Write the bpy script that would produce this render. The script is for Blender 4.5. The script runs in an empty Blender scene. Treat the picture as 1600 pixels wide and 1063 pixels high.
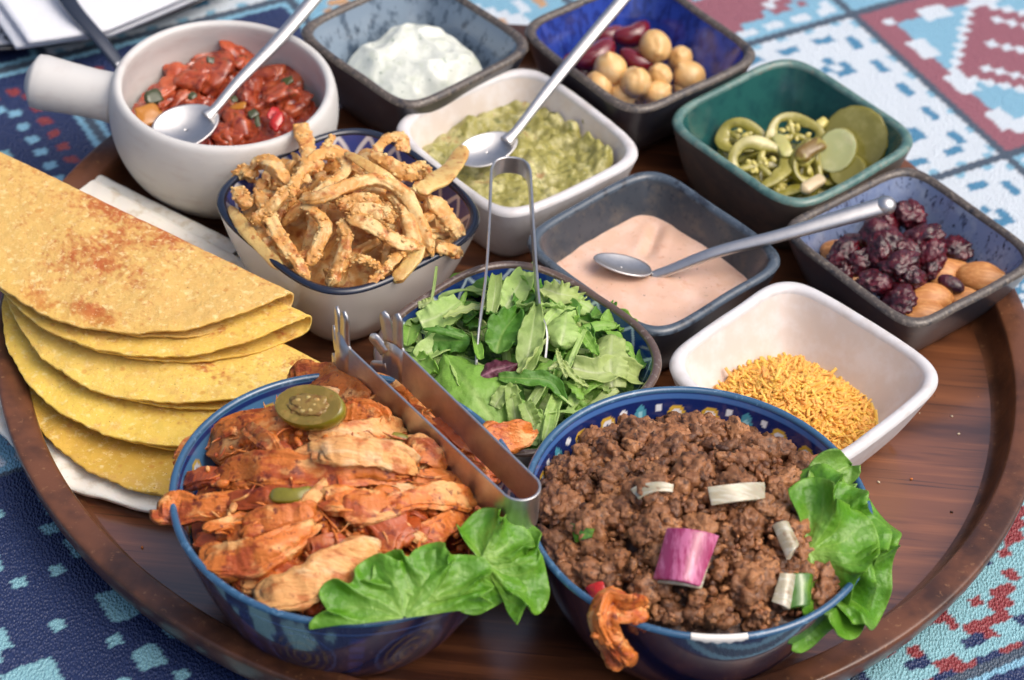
import bpy, math, random
import numpy as np
from mathutils import Vector, Matrix
# all lengths below are centimetres; S turns them into metres
S = 0.01
scene = bpy.context.scene
COL = scene.collection
R = math.radians

# ---------------------------------------------------------------- camera
FPX, PITCH, ROLL, DIST = 4020.53, 0.72787, 0.09165, 126.0
CPOS = np.array([0, -DIST*math.cos(PITCH), DIST*math.sin(PITCH)])
FWD = np.array([0, math.cos(PITCH), -math.sin(PITCH)])
_r = np.array([1., 0, 0]); _u = np.cross(_r, FWD)
RGT = math.cos(ROLL)*_r + math.sin(ROLL)*_u
UPV = -math.sin(ROLL)*_r + math.cos(ROLL)*_u
cam = bpy.data.cameras.new('camera'); co = bpy.data.objects.new('camera', cam); COL.objects.link(co)
cam.sensor_width = 36; cam.lens = 36*FPX/1600; cam.clip_start = .02; cam.clip_end = 200
m = Matrix.Identity(4)
for i in range(3):
    m[i][0] = RGT[i]; m[i][1] = UPV[i]; m[i][2] = -FWD[i]; m[i][3] = CPOS[i]*S
co.matrix_world = m
scene.camera = co
cam.dof.use_dof = True
cam.dof.focus_distance = float(np.dot(np.array([0, -9, 5.5])-CPOS, FWD))*S
cam.dof.aperture_fstop = 9.5

# ---------------------------------------------------------------- sky, sun, exposure
SUN_EL, SUN_AZ = R(58), R(105)          # azimuth: compass angle from +Y towards +X
w = bpy.data.worlds.new('World'); scene.world = w; w.use_nodes = True
nt = w.node_tree; sky = nt.nodes.new('ShaderNodeTexSky')
sky.sky_type = 'NISHITA'; sky.sun_disc = False
sky.sun_elevation = SUN_EL; sky.sun_rotation = SUN_AZ
sky.dust_density = 6.0; sky.air_density = 0.7; sky.ozone_density = 1.0
nt.links.new(sky.outputs[0], nt.nodes['Background'].inputs[0])
nt.nodes['Background'].inputs[1].default_value = 0.14
sl = bpy.data.lights.new('sun', 'SUN'); sl.energy = 0.95; sl.angle = R(65); sl.color = (1, .95, .88)
so = bpy.data.objects.new('sun', sl); COL.objects.link(so)
sd = Vector((math.sin(SUN_AZ)*math.cos(SUN_EL), math.cos(SUN_AZ)*math.cos(SUN_EL), math.sin(SUN_EL)))
so.rotation_euler = sd.to_track_quat('Z', 'Y').to_euler(); so.location = sd*3
vs = scene.view_settings; vs.view_transform = 'Standard'; vs.look = 'None'; vs.exposure = 0.42; vs.gamma = 1

# ---------------------------------------------------------------- helpers
rng = np.random.default_rng(7)
def at(px, py, z):
    """world point (cm) at height z seen at photo pixel px, py"""
    d = (px-800)/FPX*RGT - (py-531.5)/FPX*UPV + FWD
    return CPOS + d*((z-CPOS[2])/d[2])
def at_dome(px, py, fn, dz=0):
    z = 6.
    for _ in range(8):
        q = at(px, py, z+dz); z = fn(q[0], q[1])
    return at(px, py, z+dz)
def L(r, g, b, k=1.0):
    f = lambda c: ((c/255+.055)/1.055)**2.4 if c > 10 else c/255/12.92
    return (f(r)*k, f(g)*k, f(b)*k, 1)

_perm = np.random.default_rng(3).permutation(512).astype(np.int64)
_grad = np.random.default_rng(4).normal(size=(512, 3)); _grad /= np.linalg.norm(_grad, axis=1)[:, None]
def noise(P, seed=0):
    P = np.asarray(P, float) + seed*17.31
    i = np.floor(P).astype(np.int64); f = P-i
    u = f*f*f*(f*(f*6-15)+10); out = 0
    for dx in (0, 1):
        for dy in (0, 1):
            for dz in (0, 1):
                h = _perm[(_perm[(_perm[(i[..., 0]+dx) & 511]+i[..., 1]+dy) & 511]+i[..., 2]+dz) & 511]
                g = _grad[h]
                d = g[..., 0]*(f[..., 0]-dx)+g[..., 1]*(f[..., 1]-dy)+g[..., 2]*(f[..., 2]-dz)
                wt = (u[..., 0] if dx else 1-u[..., 0])*(u[..., 1] if dy else 1-u[..., 1])*(u[..., 2] if dz else 1-u[..., 2])
                out = out+wt*d
    return out
def fbm(P, o=3, seed=0):
    P = np.asarray(P, float); a = 1.; s = 0
    for k in range(o):
        s = s+a*noise(P*2**k, seed+k); a *= .5
    return s
def sst(a, b, x):
    t = np.clip((x-a)/(b-a), 0, 1); return t*t*(3-2*t)

def thing(name, label, cat, loc=(0, 0, 0), group=None):
    o = bpy.data.objects.new(name, None); COL.objects.link(o)
    o.location = Vector([float(c)*S for c in loc]); o.empty_display_size = .01
    tag(o, label, cat, group); return o
def tag(o, label=None, cat=None, group=None, kind=None):
    if label: o['label'] = label
    if cat: o['category'] = cat
    if group: o['group'] = group
    if kind: o['kind'] = kind
    return o
def mk(name, V, F, mat, parent=None, col=None, smooth=True, origin=None, solid=0, subsurf=0):
    """V (n,3) in cm world space, F a list of faces or an (m,k) array"""
    V = np.asarray(V, float)
    if parent is not None:
        og = np.array(parent.location)/S
        p = parent
        while p.parent: p = p.parent; og = og+np.array(p.location)/S
    else:
        og = np.asarray(origin, float) if origin is not None else np.array([V[:, 0].mean(), V[:, 1].mean(), V[:, 2].min()])
    me = bpy.data.meshes.new(name)
    W = (V-og)*S
    if isinstance(F, np.ndarray):
        k = F.shape[1]
        me.vertices.add(len(W)); me.vertices.foreach_set('co', W.ravel())
        me.loops.add(F.size); me.loops.foreach_set('vertex_index', F.ravel().astype(np.int32))
        me.polygons.add(len(F)); me.polygons.foreach_set('loop_start', np.arange(0, F.size, k, dtype=np.int32))
        me.update(calc_edges=True); me.validate()
    else:
        me.from_pydata(W.tolist(), [], [list(map(int, f)) for f in F]); me.update()
    if smooth: me.polygons.foreach_set('use_smooth', np.ones(len(me.polygons), bool))
    if col is not None:
        c = np.asarray(col, float)
        if c.shape[1] == 3: c = np.concatenate([c, np.ones((len(c), 1))], 1)
        a = me.color_attributes.new('col', 'FLOAT_COLOR', 'POINT'); a.data.foreach_set('color', c.ravel().astype(np.float32))
    me.materials.append(mat)
    o = bpy.data.objects.new(name, me); COL.objects.link(o)
    if parent is not None: o.parent = parent
    else: o.location = Vector(og*S)
    if solid:
        md = o.modifiers.new('thickness', 'SOLIDIFY'); md.thickness = solid*S; md.offset = 0
    if subsurf:
        md = o.modifiers.new('smooth', 'SUBSURF'); md.levels = md.render_levels = subsurf
    return o
def grid_faces(nr, nc, closed=False):
    i = np.arange(nr-1)[:, None]; j = np.arange(nc if closed else nc-1)[None, :]
    j2 = (j+1) % nc
    return np.stack([(i*nc+j), (i*nc+j2), ((i+1)*nc+j2), ((i+1)*nc+j)], -1).reshape(-1, 4)
class Acc:
    """collects arrays of one face size into one mesh"""
    def __init__(s): s.v = []; s.f = []; s.c = []; s.n = 0
    def add(s, V, F, c=None):
        s.v.append(np.asarray(V, float)); s.f.append(np.asarray(F)+s.n); s.n += len(V)
        if c is not None: s.c.append(np.broadcast_to(np.asarray(c, float)[..., :3] if np.ndim(c) > 1 else np.asarray(c, float)[:3], (len(V), 3)))
    def build(s, name, mat, parent=None, **k):
        return mk(name, np.concatenate(s.v), np.concatenate(s.f), mat, parent, col=np.concatenate(s.c) if s.c else None, **k)
_ico = {}
def ico(n):
    if n not in _ico:
        import bmesh
        b = bmesh.new(); bmesh.ops.create_icosphere(b, subdivisions=n, radius=1)
        b.verts.index_update()
        _ico[n] = (np.array([v.co[:] for v in b.verts]), np.array([[v.index for v in f.verts] for f in b.faces])); b.free()
    return _ico[n]
def frame(nrm, roll=0):
    n = np.asarray(nrm, float); n = n/np.linalg.norm(n)
    a = np.cross([0, 0, 1.], n) if abs(n[2]) < .99 else np.array([1., 0, 0])
    a /= np.linalg.norm(a); b = np.cross(n, a)
    c, s = math.cos(roll), math.sin(roll)
    return np.stack([c*a+s*b, -s*a+c*b, n])      # rows: x, y, z axes
def catmull(P, per=8):
    P = np.asarray(P, float)
    if len(P) == 2: return P[0]+(P[1]-P[0])*np.linspace(0, 1, per+1)[:, None]
    Q = np.vstack([2*P[0]-P[1], P, 2*P[-1]-P[-2]]); out = []
    for i in range(1, len(Q)-2):
        p0, p1, p2, p3 = Q[i-1:i+3]
        for t in np.arange(per)/per:
            out.append(.5*((2*p1)+(-p0+p2)*t+(2*p0-5*p1+4*p2-p3)*t*t+(-p0+3*p1-3*p2+p3)*t**3))
    out.append(P[-1]); return np.array(out)
def tube(P, wid, thk, up=(0, 0, 1), nr=14, power=2.6, twist=0, taper=(1, 1), capround=True):
    """sweep a rounded-box section along P; wid/thk scalars or per-point arrays; returns V, quads (ends closed to a point)"""
    P = np.asarray(P, float); n = len(P)
    wid = np.broadcast_to(np.asarray(wid, float), (n,)).copy(); thk = np.broadcast_to(np.asarray(thk, float), (n,)).copy()
    T = np.gradient(P, axis=0); T /= np.linalg.norm(T, axis=1)[:, None]+1e-9
    up = np.broadcast_to(np.asarray(up, float), (n, 3))
    X = np.cross(T, up); X /= np.linalg.norm(X, axis=1)[:, None]+1e-9
    Y = np.cross(X, T)
    tw = np.linspace(0, twist, n)[:, None]
    X, Y = X*np.cos(tw)+Y*np.sin(tw), Y*np.cos(tw)-X*np.sin(tw)
    th = np.linspace(0, 2*np.pi, nr, endpoint=False)
    cx = np.sign(np.cos(th))*np.abs(np.cos(th))**(2/power); cy = np.sign(np.sin(th))*np.abs(np.sin(th))**(2/power)
    if capround:
        P = np.vstack([P[:1]-T[:1]*0.0, P, P[-1:]]); X = np.vstack([X[:1], X, X[-1:]]); Y = np.vstack([Y[:1], Y, Y[-1:]])
        wid = np.r_[1e-3, wid, 1e-3]; thk = np.r_[1e-3, thk, 1e-3]
        n += 2
    V = P[:, None]+X[:, None]*(cx[None]*wid[:, None]*.5)[..., None]+Y[:, None]*(cy[None]*thk[:, None]*.5)[..., None]
    return V.reshape(-1, 3), grid_faces(n, nr, True)
def jitter(V, F, amp, freq, seed, o=3):
    """push vertices along normals by noise"""
    N = np.zeros_like(V)
    a, b, c = V[F[:, 0]], V[F[:, 1]], V[F[:, 2]]
    fn = np.cross(c-a, (V[F[:, 3]] if F.shape[1] == 4 else b)-b)
    fn = np.cross(b-a, c-a)+ (np.cross(c-a, V[F[:, 3]]-a) if F.shape[1] == 4 else 0)
    for k in range(F.shape[1]): np.add.at(N, F[:, k], fn)
    N /= np.linalg.norm(N, axis=1)[:, None]+1e-12
    return V+N*(amp*fbm(V*freq, o, seed))[:, None]

def meat(C, wd, tk, up, seed, ridge=.14, grain=.05, tear=.3, nr=36, power=4.5, twist=0, endp=.35, wv=.22, per=46):
    """irregular fibrous piece: ridges run along it, its ends are torn"""
    s0 = np.linspace(0, 1, len(C)); s = np.linspace(0, 1, per); C = np.stack([np.interp(s, s0, C[:, k]) for k in range(3)], 1)
    ln = np.linalg.norm(np.diff(C, axis=0), axis=1).sum()
    pr = np.clip(np.minimum(s+.01, 1.01-s)/.12, 0, 1)**endp
    w1 = 1+wv*fbm(np.stack([s*ln*.7, s*0, s*0+seed], -1), 2, seed); t1 = 1+wv*fbm(np.stack([s*ln*.8, s*0+5, s*0+seed], -1), 2, seed+1)
    V, F = tube(C, np.maximum(wd*pr*w1, .02), np.maximum(tk*pr*t1, .02), up, nr, power, twist)
    n = per+2; V = V.reshape(n, nr, 3); th = np.linspace(0, 2*np.pi, nr, endpoint=False)[None]*np.ones((n, 1)); ss = np.r_[0, s, 1][:, None]*np.ones((1, nr))
    ctr = V.mean(1, keepdims=True); rad = V-ctr; rl = np.linalg.norm(rad, axis=-1, keepdims=True)+1e-6
    m = min(wd, tk)
    dsp = ridge*m*1.6*fbm(np.stack([np.cos(th)*1.3, np.sin(th)*1.3+seed, ss*ln*.35], -1), 3, seed)+ridge*m*.8*fbm(np.stack([np.cos(th)*3.5, np.sin(th)*3.5, ss*ln*.6+seed], -1), 2, seed+4)
    dsp = dsp+grain*fbm(np.stack([np.cos(th)*wd*1.6, np.sin(th)*wd*1.6, ss*ln*2.2+seed], -1)*1.4, 3, seed+7)
    V = V+rad/rl*(dsp[..., None])*np.clip(rl/(.3*m), 0, 1)
    T = np.gradient(C, axis=0); T /= np.linalg.norm(T, axis=1)[:, None]+1e-9; T = np.vstack([T[:1], T, T[-1:]])[:, None]
    tr = tear*wd*fbm(np.stack([np.cos(th)*1.6, np.sin(th)*1.6, th*0+seed], -1), 3, seed+11)
    V = V+T*(tr*(np.clip(1-ss/.25, 0, 1)+np.clip((ss-.75)/.25, 0, 1)))[..., None]
    return V.reshape(-1, 3), F
SECT = ['right', 'back right', 'back', 'back left', 'left', 'front left', 'front', 'front right']
def sector(x, y, c, r):
    dx, dy = x-c[0], y-c[1]
    if math.hypot(dx, dy) < .3*r: return 'middle'
    return SECT[int(round(math.atan2(dy, dx)/(math.pi/4))) % 8]
# ---------------------------------------------------------------- materials
def mat(name, base, rough=.5, metal=0, layers=(), bump=(), attr=False, sss=0, ssr=(1, .6, .4), coat=0, coat_rough=.1, coat_ior=1.5, transl=0, spec=.5, rand=0, aniso=0):
    """layers: (colour, texture 'n'/'v'/'w', scale per cm, lo, hi, [stretch xyz]) mixed over base where the texture is between lo and hi;
       bump: (texture, scale per cm, strength, height cm, [stretch])"""
    m = bpy.data.materials.new(name); m.use_nodes = True
    nt = m.node_tree; N = nt.nodes; Lk = nt.links.new
    bs = N['Principled BSDF']; out = N['Material Output']
    tc = N.new('ShaderNodeTexCoord')
    mp = N.new('ShaderNodeMapping'); mp.inputs['Scale'].default_value = (100, 100, 100)
    Lk(tc.outputs['Object'], mp.inputs[0])
    oi = N.new('ShaderNodeObjectInfo')
    ml = N.new('ShaderNodeVectorMath'); ml.operation = 'SCALE'; ml.inputs['Scale'].default_value = 1
    cb = N.new('ShaderNodeCombineXYZ'); mr = N.new('ShaderNodeMath'); mr.operation = 'MULTIPLY'; mr.inputs[1].default_value = 57.
    Lk(oi.outputs['Random'], mr.inputs[0])
    for k in range(3): Lk(mr.outputs[0], cb.inputs[k])
    ad = N.new('ShaderNodeVectorMath'); Lk(mp.outputs[0], ad.inputs[0]); Lk(cb.outputs[0], ad.inputs[1])
    co_ = ad.outputs[0]
    def tex(kind, sc, stretch=None, detail=4):
        src = co_
        if stretch:
            s = N.new('ShaderNodeVectorMath'); s.operation = 'MULTIPLY'; s.inputs[1].default_value = stretch
            Lk(src, s.inputs[0]); src = s.outputs[0]
        if kind == 'v':
            t = N.new('ShaderNodeTexVoronoi'); o = t.outputs['Distance']
        elif kind == 'w':
            t = N.new('ShaderNodeTexWave'); o = t.outputs['Fac']; t.inputs['Distortion'].default_value = 4; t.inputs['Detail'].default_value = 3
        else:
            t = N.new('ShaderNodeTexNoise'); o = t.outputs['Fac']; t.inputs['Detail'].default_value = detail; t.inputs['Roughness'].default_value = .6
        t.inputs['Scale'].default_value = sc; Lk(src, t.inputs['Vector']); return o
    if attr:
        a = N.new('ShaderNodeAttribute'); a.attribute_name = 'col'; cur = a.outputs['Color']
    else:
        c = N.new('ShaderNodeRGB'); c.outputs[0].default_value = base; cur = c.outputs[0]
    if rand:
        hs = N.new('ShaderNodeHueSaturation'); r1 = N.new('ShaderNodeMapRange')
        r1.inputs['To Min'].default_value = 1-rand; r1.inputs['To Max'].default_value = 1+rand
        Lk(oi.outputs['Random'], r1.inputs[0]); Lk(r1.outputs[0], hs.inputs['Value']); Lk(cur, hs.inputs['Color']); cur = hs.outputs[0]
    for ly in layers:
        colr, kind, sc, lo, hi = ly[:5]
        t = tex(kind, sc, ly[5] if len(ly) > 5 else None)
        r = N.new('ShaderNodeMapRange'); r.interpolation_type = 'SMOOTHSTEP'
        r.inputs['From Min'].default_value = lo; r.inputs['From Max'].default_value = hi
        if lo > hi:
            r.inputs['From Min'].default_value = hi; r.inputs['From Max'].default_value = lo
            r.inputs['To Min'].default_value = 1; r.inputs['To Max'].default_value = 0
        r.inputs['To Max'].default_value *= (colr[3]); r.inputs['To Min'].default_value *= (colr[3])
        Lk(t, r.inputs[0])
        mx = N.new('ShaderNodeMix'); mx.data_type = 'RGBA'
        Lk(r.outputs[0], mx.inputs[0]); Lk(cur, mx.inputs[6]); mx.inputs[7].default_value = (*colr[:3], 1); cur = mx.outputs[2]
    Lk(cur, bs.inputs['Base Color'])
    prev = None
    for b in bump:
        kind, sc, st, h = b[:4]
        t = tex(kind, sc, b[4] if len(b) > 4 else None)
        n = N.new('ShaderNodeBump'); n.inputs['Strength'].default_value = st; n.inputs['Distance'].default_value = h*S
        Lk(t, n.inputs['Height'])
        if prev: Lk(prev, n.inputs['Normal'])
        prev = n.outputs[0]
    if prev: Lk(prev, bs.inputs['Normal'])
    bs.inputs['Roughness'].default_value = rough; bs.inputs['Metallic'].default_value = metal
    bs.inputs['Specular IOR Level'].default_value = spec
    if sss:
        bs.inputs['Subsurface Weight'].default_value = sss; bs.inputs['Subsurface Radius'].default_value = ssr; bs.inputs['Subsurface Scale'].default_value = .25*S
    if coat:
        bs.inputs['Coat Weight'].default_value = coat; bs.inputs['Coat Roughness'].default_value = coat_rough; bs.inputs['Coat IOR'].default_value = coat_ior
    if transl:
        tb = N.new('ShaderNodeBsdfTranslucent'); Lk(cur, tb.inputs[0]); ms = N.new('ShaderNodeMixShader'); ms.inputs[0].default_value = transl
        Lk(bs.outputs[0], ms.inputs[1]); Lk(tb.outputs[0], ms.inputs[2]); Lk(ms.outputs[0], out.inputs[0])
    return m
def A(c, a): return (c[0], c[1], c[2], a)
# ================================================================ SETTING: table cloth
T = 14.8; O0 = np.array([18.19, 32.91]); E1 = np.array([.84, .543]); E2 = np.array([.543, -.84])
CL = dict(n=L(38, 52, 92), w=L(205, 216, 224), b=L(126, 176, 200), a=L(130, 180, 190), r=L(136, 58, 62), p=L(146, 90, 102), g=L(70, 84, 100), d=L(70, 130, 165), t=L(190, 150, 110), k=L(40, 40, 52))
CI = {c: i for i, c in enumerate(CL)}; PAL = np.array([c[:3] for c in CL.values()])
def tile_art(kind, rs):
    G = np.zeros((24, 24), int); yy, xx = np.mgrid[0:24, 0:24]; cx = np.abs(xx-11.5); cy = np.abs(yy-11.5); ring = np.minimum.reduce([xx, yy, 23-xx, 23-yy])
    f = lambda c, msk: G.__setitem__(msk, CI[c])
    md = cx+cy
    if kind == 'white':
        f('w', ring >= 0); f('b', (ring == 0) & ((xx+yy) % 3 < 1)); f('d', (ring == 2) & (((xx+yy) % 4) < 2))
        for (a, b) in ((6, 6), (6, 17), (17, 6), (17, 17)):
            f('d', (np.abs(xx-a)+np.abs(yy-b) == 1)); f('d', (xx == a+1) & (yy == b+1))
        f('d', (md > 3) & (md < 5.5) & ((xx+yy) % 2 == 0)); f('b', (md < 2)); f('b', (ring == 8) & (xx % 3 == 0))
    elif kind == 'bluered':
        f('p', ring >= 0); st_ = ((xx//3+yy//3) % 2)
        f('w', ring > 1+st_); f('b', ring > 2+st_); f('w', md < 9.2); f('p', md < 8.2); f('w', (md < 6.5) & ((xx+yy) % 2 == 0) & (np.abs(xx-yy) % 5 < 2)); f('w', (md > 8) & (md < 9.2) & ((xx) % 2 == 0))
    elif kind == 'red':
        f('b', ring >= 0); f('w', (ring == 1) & ((xx+yy) % 3 > 0)); f('p', (ring > 2)); f('b', (ring == 3) & ((xx+yy) % 3 == 0)); f('p', md < 11); f('w', (md > 12) & (md < 14) & (ring > 3)); f('b', (md < 5)); f('w', (md < 3))
    elif kind == 'bluet':
        f('b', ring >= 0); f('w', (md < 8)); f('t', (md < 6)); f('b', md < 3); f('t', (ring == 2) & ((xx+yy) % 5 < 2)); f('w', (ring == 4) & ((xx+yy) % 4 < 2))
    elif kind == 'navy':
        f('n', ring >= 0); f('r', (ring == 3) & ((xx+yy) % 2 == 0)); f('b', (ring == 5) & ((xx+yy) % 2 == 0)); f('b', (ring == 0))
        f('a', (md > 3) & (md < 5) & ((xx+yy) % 2 == 0)); f('r', (md < 2))
    elif kind == 'navyaqua':
        f('n', ring >= 0); p, q = xx % 12, yy % 12
        f('a', (p >= 3) & (p < 8) & (q >= 2) & (q < 5) & (p+q < 11)); f('a', (p >= 6) & (p < 10) & (q >= 6) & (q < 9) & (p-q > -2)); f('a', (p == 2) & (q == 6)); f('a', (p >= 3) & (p < 5) & (q >= 8) & (q < 10)); f('a', ((p == 10) & (q == 10)) | ((p == 11) & (q == 3)) | ((p == 1) & (q == 10)) | ((p == 5) & (q == 11)))
    elif kind == 'aqua':
        f('a', ring >= 0); f('r', (md > 8) & (md < 11) & ((xx//2+yy) % 3 > 0)); f('r', (cx < 3) & (cy < 3)); f('a', md < 1.5)
        f('r', (md > 14) & (md < 17) & ((xx+2*yy) % 5 < 2)); f('n', (np.abs(xx-yy) < 1) & (md > 4) & (md < 8)); f('n', (ring == 2) & ((xx+yy) % 5 < 2)); f('r', (ring == 5) & ((xx*2+yy) % 6 < 2))
        f('r', ring == 0); f('n', (ring == 0) & ((xx+yy) % 4 < 2))
    return G
KIND = {(-1, 0): 'white', (0, 0): 'bluered', (-1, -1): 'red', (0, -1): 'bluet', (-1, 1): 'white', (0, 1): 'red', (-2, -1): 'bluet', (-2, -2): 'red', (-3, -2): 'white', (-3, -1): 'navy', (-4, -1): 'navy', (-4, -2): 'navy', (-5, -1): 'navy', (-4, 0): 'red',
        (-5, 0): 'red', (-5, 1): 'navyaqua', (-4, 1): 'navyaqua', (-4, 2): 'navyaqua', (-5, 2): 'navyaqua', (-3, 2): 'navy', (-3, 3): 'navy', (-2, 3): 'navy', (-1, 3): 'aqua', (-2, 2): 'aqua', (-1, 2): 'aqua', (0, 2): 'aqua', (0, 3): 'bluet', (-3, 1): 'navy'}
def build_cloth():
    X = np.arange(-46, 46.01, .155); Y = np.arange(-36, 52.01, .155)
    gx, gy = np.meshgrid(X, Y); P = np.stack([gx, gy], -1)-O0
    a = (P@E1)/T; b = (P@E2)/T
    ia = np.floor(a).astype(int); ib = np.floor(b).astype(int); fa = a-ia; fb = b-ib
    wob = .012*noise(np.stack([gx*1.3, gy*1.3, gx*0], -1))
    pa = np.clip(((fa+wob)*24).astype(int), 0, 23); pb = np.clip(((fb+wob)*24).astype(int), 0, 23)
    col = np.zeros(gx.shape+(3,)); rs = np.random.default_rng(5)
    names = ['navy', 'white', 'aqua', 'red', 'navyaqua', 'bluered', 'bluet']
    for i in range(ia.min(), ia.max()+1):
        for j in range(ib.min(), ib.max()+1):
            k = KIND.get((i, j)) or names[(i*3+j*5) % 7]
            G = tile_art(k, rs); msk = (ia == i) & (ib == j)
            if msk.any(): col[msk] = PAL[G[pb[msk], pa[msk]]]
    line = (np.minimum(fa, 1-fa) < .018) | (np.minimum(fb, 1-fb) < .018)
    plain = np.zeros(line.shape, bool)
    for (i, j), k in KIND.items():
        if k == 'navyaqua': plain |= (ia == i) & (ib == j)
    col[line & ~plain] = PAL[CI['g']]
    z = -1.3+.03*noise(np.stack([gx*.12, gy*.12, gx*0], -1))
    V = np.stack([gx, gy, z], -1).reshape(-1, 3)
    mt = mat('printed_vinyl', (1, 1, 1, 1), rough=.42, attr=True, bump=(('v', 7, .9, .09, (1.3, .8, 1)), ('n', 3, .25, .06)), spec=.5)
    o = mk('tablecloth', V, grid_faces(len(Y), len(X)), mt, col=col.reshape(-1, 3), origin=(0, 0, -1.3))
    tag(o, 'printed cross stitch patchwork tablecloth in navy, red, white and light blue under the tray', 'tablecloth')
    # a plain wide table under the cloth
    mt2 = mat('table_wood', L(90, 60, 40), rough=.5, layers=((A(L(60, 38, 25), .7), 'n', .4, .4, .6, (1, 8, 1)),))
    b_ = Acc(); x0, x1, y0, y1, z0, z1 = -46.3, 46.3, -36.3, 52.3, -5, -1.5
    b_.add([(x0, y0, z0), (x1, y0, z0), (x1, y1, z0), (x0, y1, z0), (x0, y0, z1), (x1, y0, z1), (x1, y1, z1), (x0, y1, z1)],
           [(0, 3, 2, 1), (4, 5, 6, 7), (0, 1, 5, 4), (1, 2, 6, 5), (2, 3, 7, 6), (3, 0, 4, 7)])
    tag(b_.build('table', mt2, smooth=False), kind='structure')
build_cloth()

# ================================================================ bowls
def outline(n, N=160):
    t = np.linspace(0, 2*np.pi, 4001)
    x = np.sign(np.cos(t))*np.abs(np.cos(t))**(2/n); y = np.sign(np.sin(t))*np.abs(np.sin(t))**(2/n)
    s = np.r_[0, np.cumsum(np.hypot(np.diff(x), np.diff(y)))]
    u = np.linspace(0, s[-1], N, endpoint=False)
    return np.stack([np.interp(u, s, x), np.interp(u, s, y)], 1)
def rev(prof, c, rot=0, n=2, N=160, wob=0, seed=0):
    """rings of half-size a at height z round centre c: prof rows (a, z)"""
    o = outline(n, N); cs, sn = math.cos(rot), math.sin(rot)
    o = o@np.array([[cs, sn], [-sn, cs]])
    prof = np.asarray(prof, float)
    V = np.concatenate([o[None]*prof[:, 0][:, None, None], np.broadcast_to(prof[:, 1][:, None, None], (len(prof), N, 1))], 2)
    if wob:
        V = V+wob*np.stack([noise(V*.35, seed), noise(V*.35, seed+5), .5*noise(V*.35, seed+9)], -1)*sst(1.0, 3, V[..., 2:])
    V = V+np.array([c[0], c[1], c[2] if len(c) > 2 else 0])
    return V
def bowl_profile(a, h, base, th, belly=.25, rimr=.5):
    """outer foot -> outer wall -> rim -> inner wall -> inner floor, as three lists"""
    bl = lambda t: base+(a-base)*(t**(1-belly) if belly >= 0 else t**(1/(1+belly)))
    t = np.linspace(0, 1, 12)
    outer = [(.01, .06), (base*.55, .05), (base*.9, 0.0), (base, .05)]+[(bl(q)*1.0, .12+(h-th*rimr-.12)*q) for q in t[1:]]
    r = th/2
    phi = np.linspace(0, np.pi, 9)
    rim = [(a-r+r*math.cos(p), h-r+r*math.sin(p)*1.0) for p in phi]
    outer[-1] = (a, h-r)
    inn = []
    t2 = np.linspace(1, 0, 16)
    for q in t2[1:]:
        inn.append(((bl(q)-th*(1+.25*(1-q))), .1+th+(h-r-.1-th)*q))
    inn = [rim[-1]]+inn
    fb, fz = inn[-1]
    inn += [(fb*.9, fz-.12), (fb*.75, fz-.2), (fb*.4, fz-.22), (.01, fz-.22)]
    return outer, rim, inn
def bowl(name, label, c, rot, n, a, h, base, th, m_out, m_rim, m_in, belly=.25, wob=.0, seed=0, N=160, paint=None, cat='bowl', paint_out=None, pin=10):
    t = thing(name, label, cat, (c[0], c[1], 0))
    o, r, i = bowl_profile(a, h, base, th, belly)
    o = np.array(o)
    if paint_out is not None:
        o = np.vstack([o[:4], catmull(o[3:], 4)[1:]])
    V = rev(o, c, rot, n, N, wob, seed)
    mk('outer_glaze', V.reshape(-1, 3), grid_faces(len(o), N, True), m_out, t, col=None if paint_out is None else paint_out(o, N, a).reshape(-1, 3))
    V = rev(r, c, rot, n, N, wob, seed); mk('rim', V.reshape(-1, 3), grid_faces(len(r), N, True), m_rim, t)
    i = np.array(i)
    if paint is not None:
        i = np.vstack([catmull(i[:-4], 5), i[-4:]])
    V = rev(i, c, rot, n, N, wob, seed)
    mk('inner_glaze', V.reshape(-1, 3), grid_faces(len(i), N, True), m_in, t, col=None if paint is None else paint(i, N, a).reshape(-1, 3))
    return t
def in_bowl_a(a, h, base, th, belly, z):
    q = np.clip((z-.1-th)/(h-th/2-.1-th), 0, 1)
    return base+(a-base)*q**(1-belly)-th*(1+.25*(1-q))
def corners(W, Nn, E, Sx, z, n):
    """centre, rotation and half-size of a square bowl from its four rim corners in the photo"""
    p = [at(*q, z)[:2] for q in (W, Nn, E, Sx)]
    c = sum(p)/4; d = (p[2]-p[0]); d2 = p[1]-p[3]
    ang = (math.atan2(d[1], d[0])+math.atan2(d2[1], d2[0])-math.pi/2)/2
    dia = (np.hypot(*d)+np.hypot(*d2))/4
    return c, ang-math.pi/4, dia/(2**(.5-1/n))

# glazes
white_stone = mat('white_stoneware', L(214, 212, 212), rough=.42, layers=((A(L(150, 130, 112), .8), 'n', 14, .72, .78), (A(L(196, 188, 182), .6), 'n', 1.2, .45, .7)), bump=(('n', 6, .12, .02),), coat=.15, coat_rough=.3)
white_stone_in = mat('sandy_white_glaze', L(214, 202, 192), rough=.5, layers=((A(L(150, 110, 80), .8), 'n', 16, .7, .76), (A(L(226, 222, 220), .7), 'n', .8, .4, .7)), bump=(('n', 9, .2, .015),))
dark_clay = mat('dark_clay', L(44, 46, 54), rough=.35, layers=((A(L(82, 70, 58), .6), 'n', 1.3, .55, .75),), bump=(('n', 8, .15, .02),), coat=.3)
brown_rim = mat('worn_brown_rim', L(84, 76, 70), rough=.4, layers=((A(L(128, 118, 106), .9), 'n', 5, .5, .68), (A(L(40, 42, 50), .9), 'n', 2, .52, .7)), bump=(('n', 9, .3, .03),), coat=.3)
dgrey_rim = mat('dark_grey_rim', L(70, 82, 94), rough=.3, layers=((A(L(120, 128, 136), .7), 'n', 6, .55, .75), (A(L(38, 44, 54), .9), 'n', 1.6, .5, .66)), coat=.4)
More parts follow.
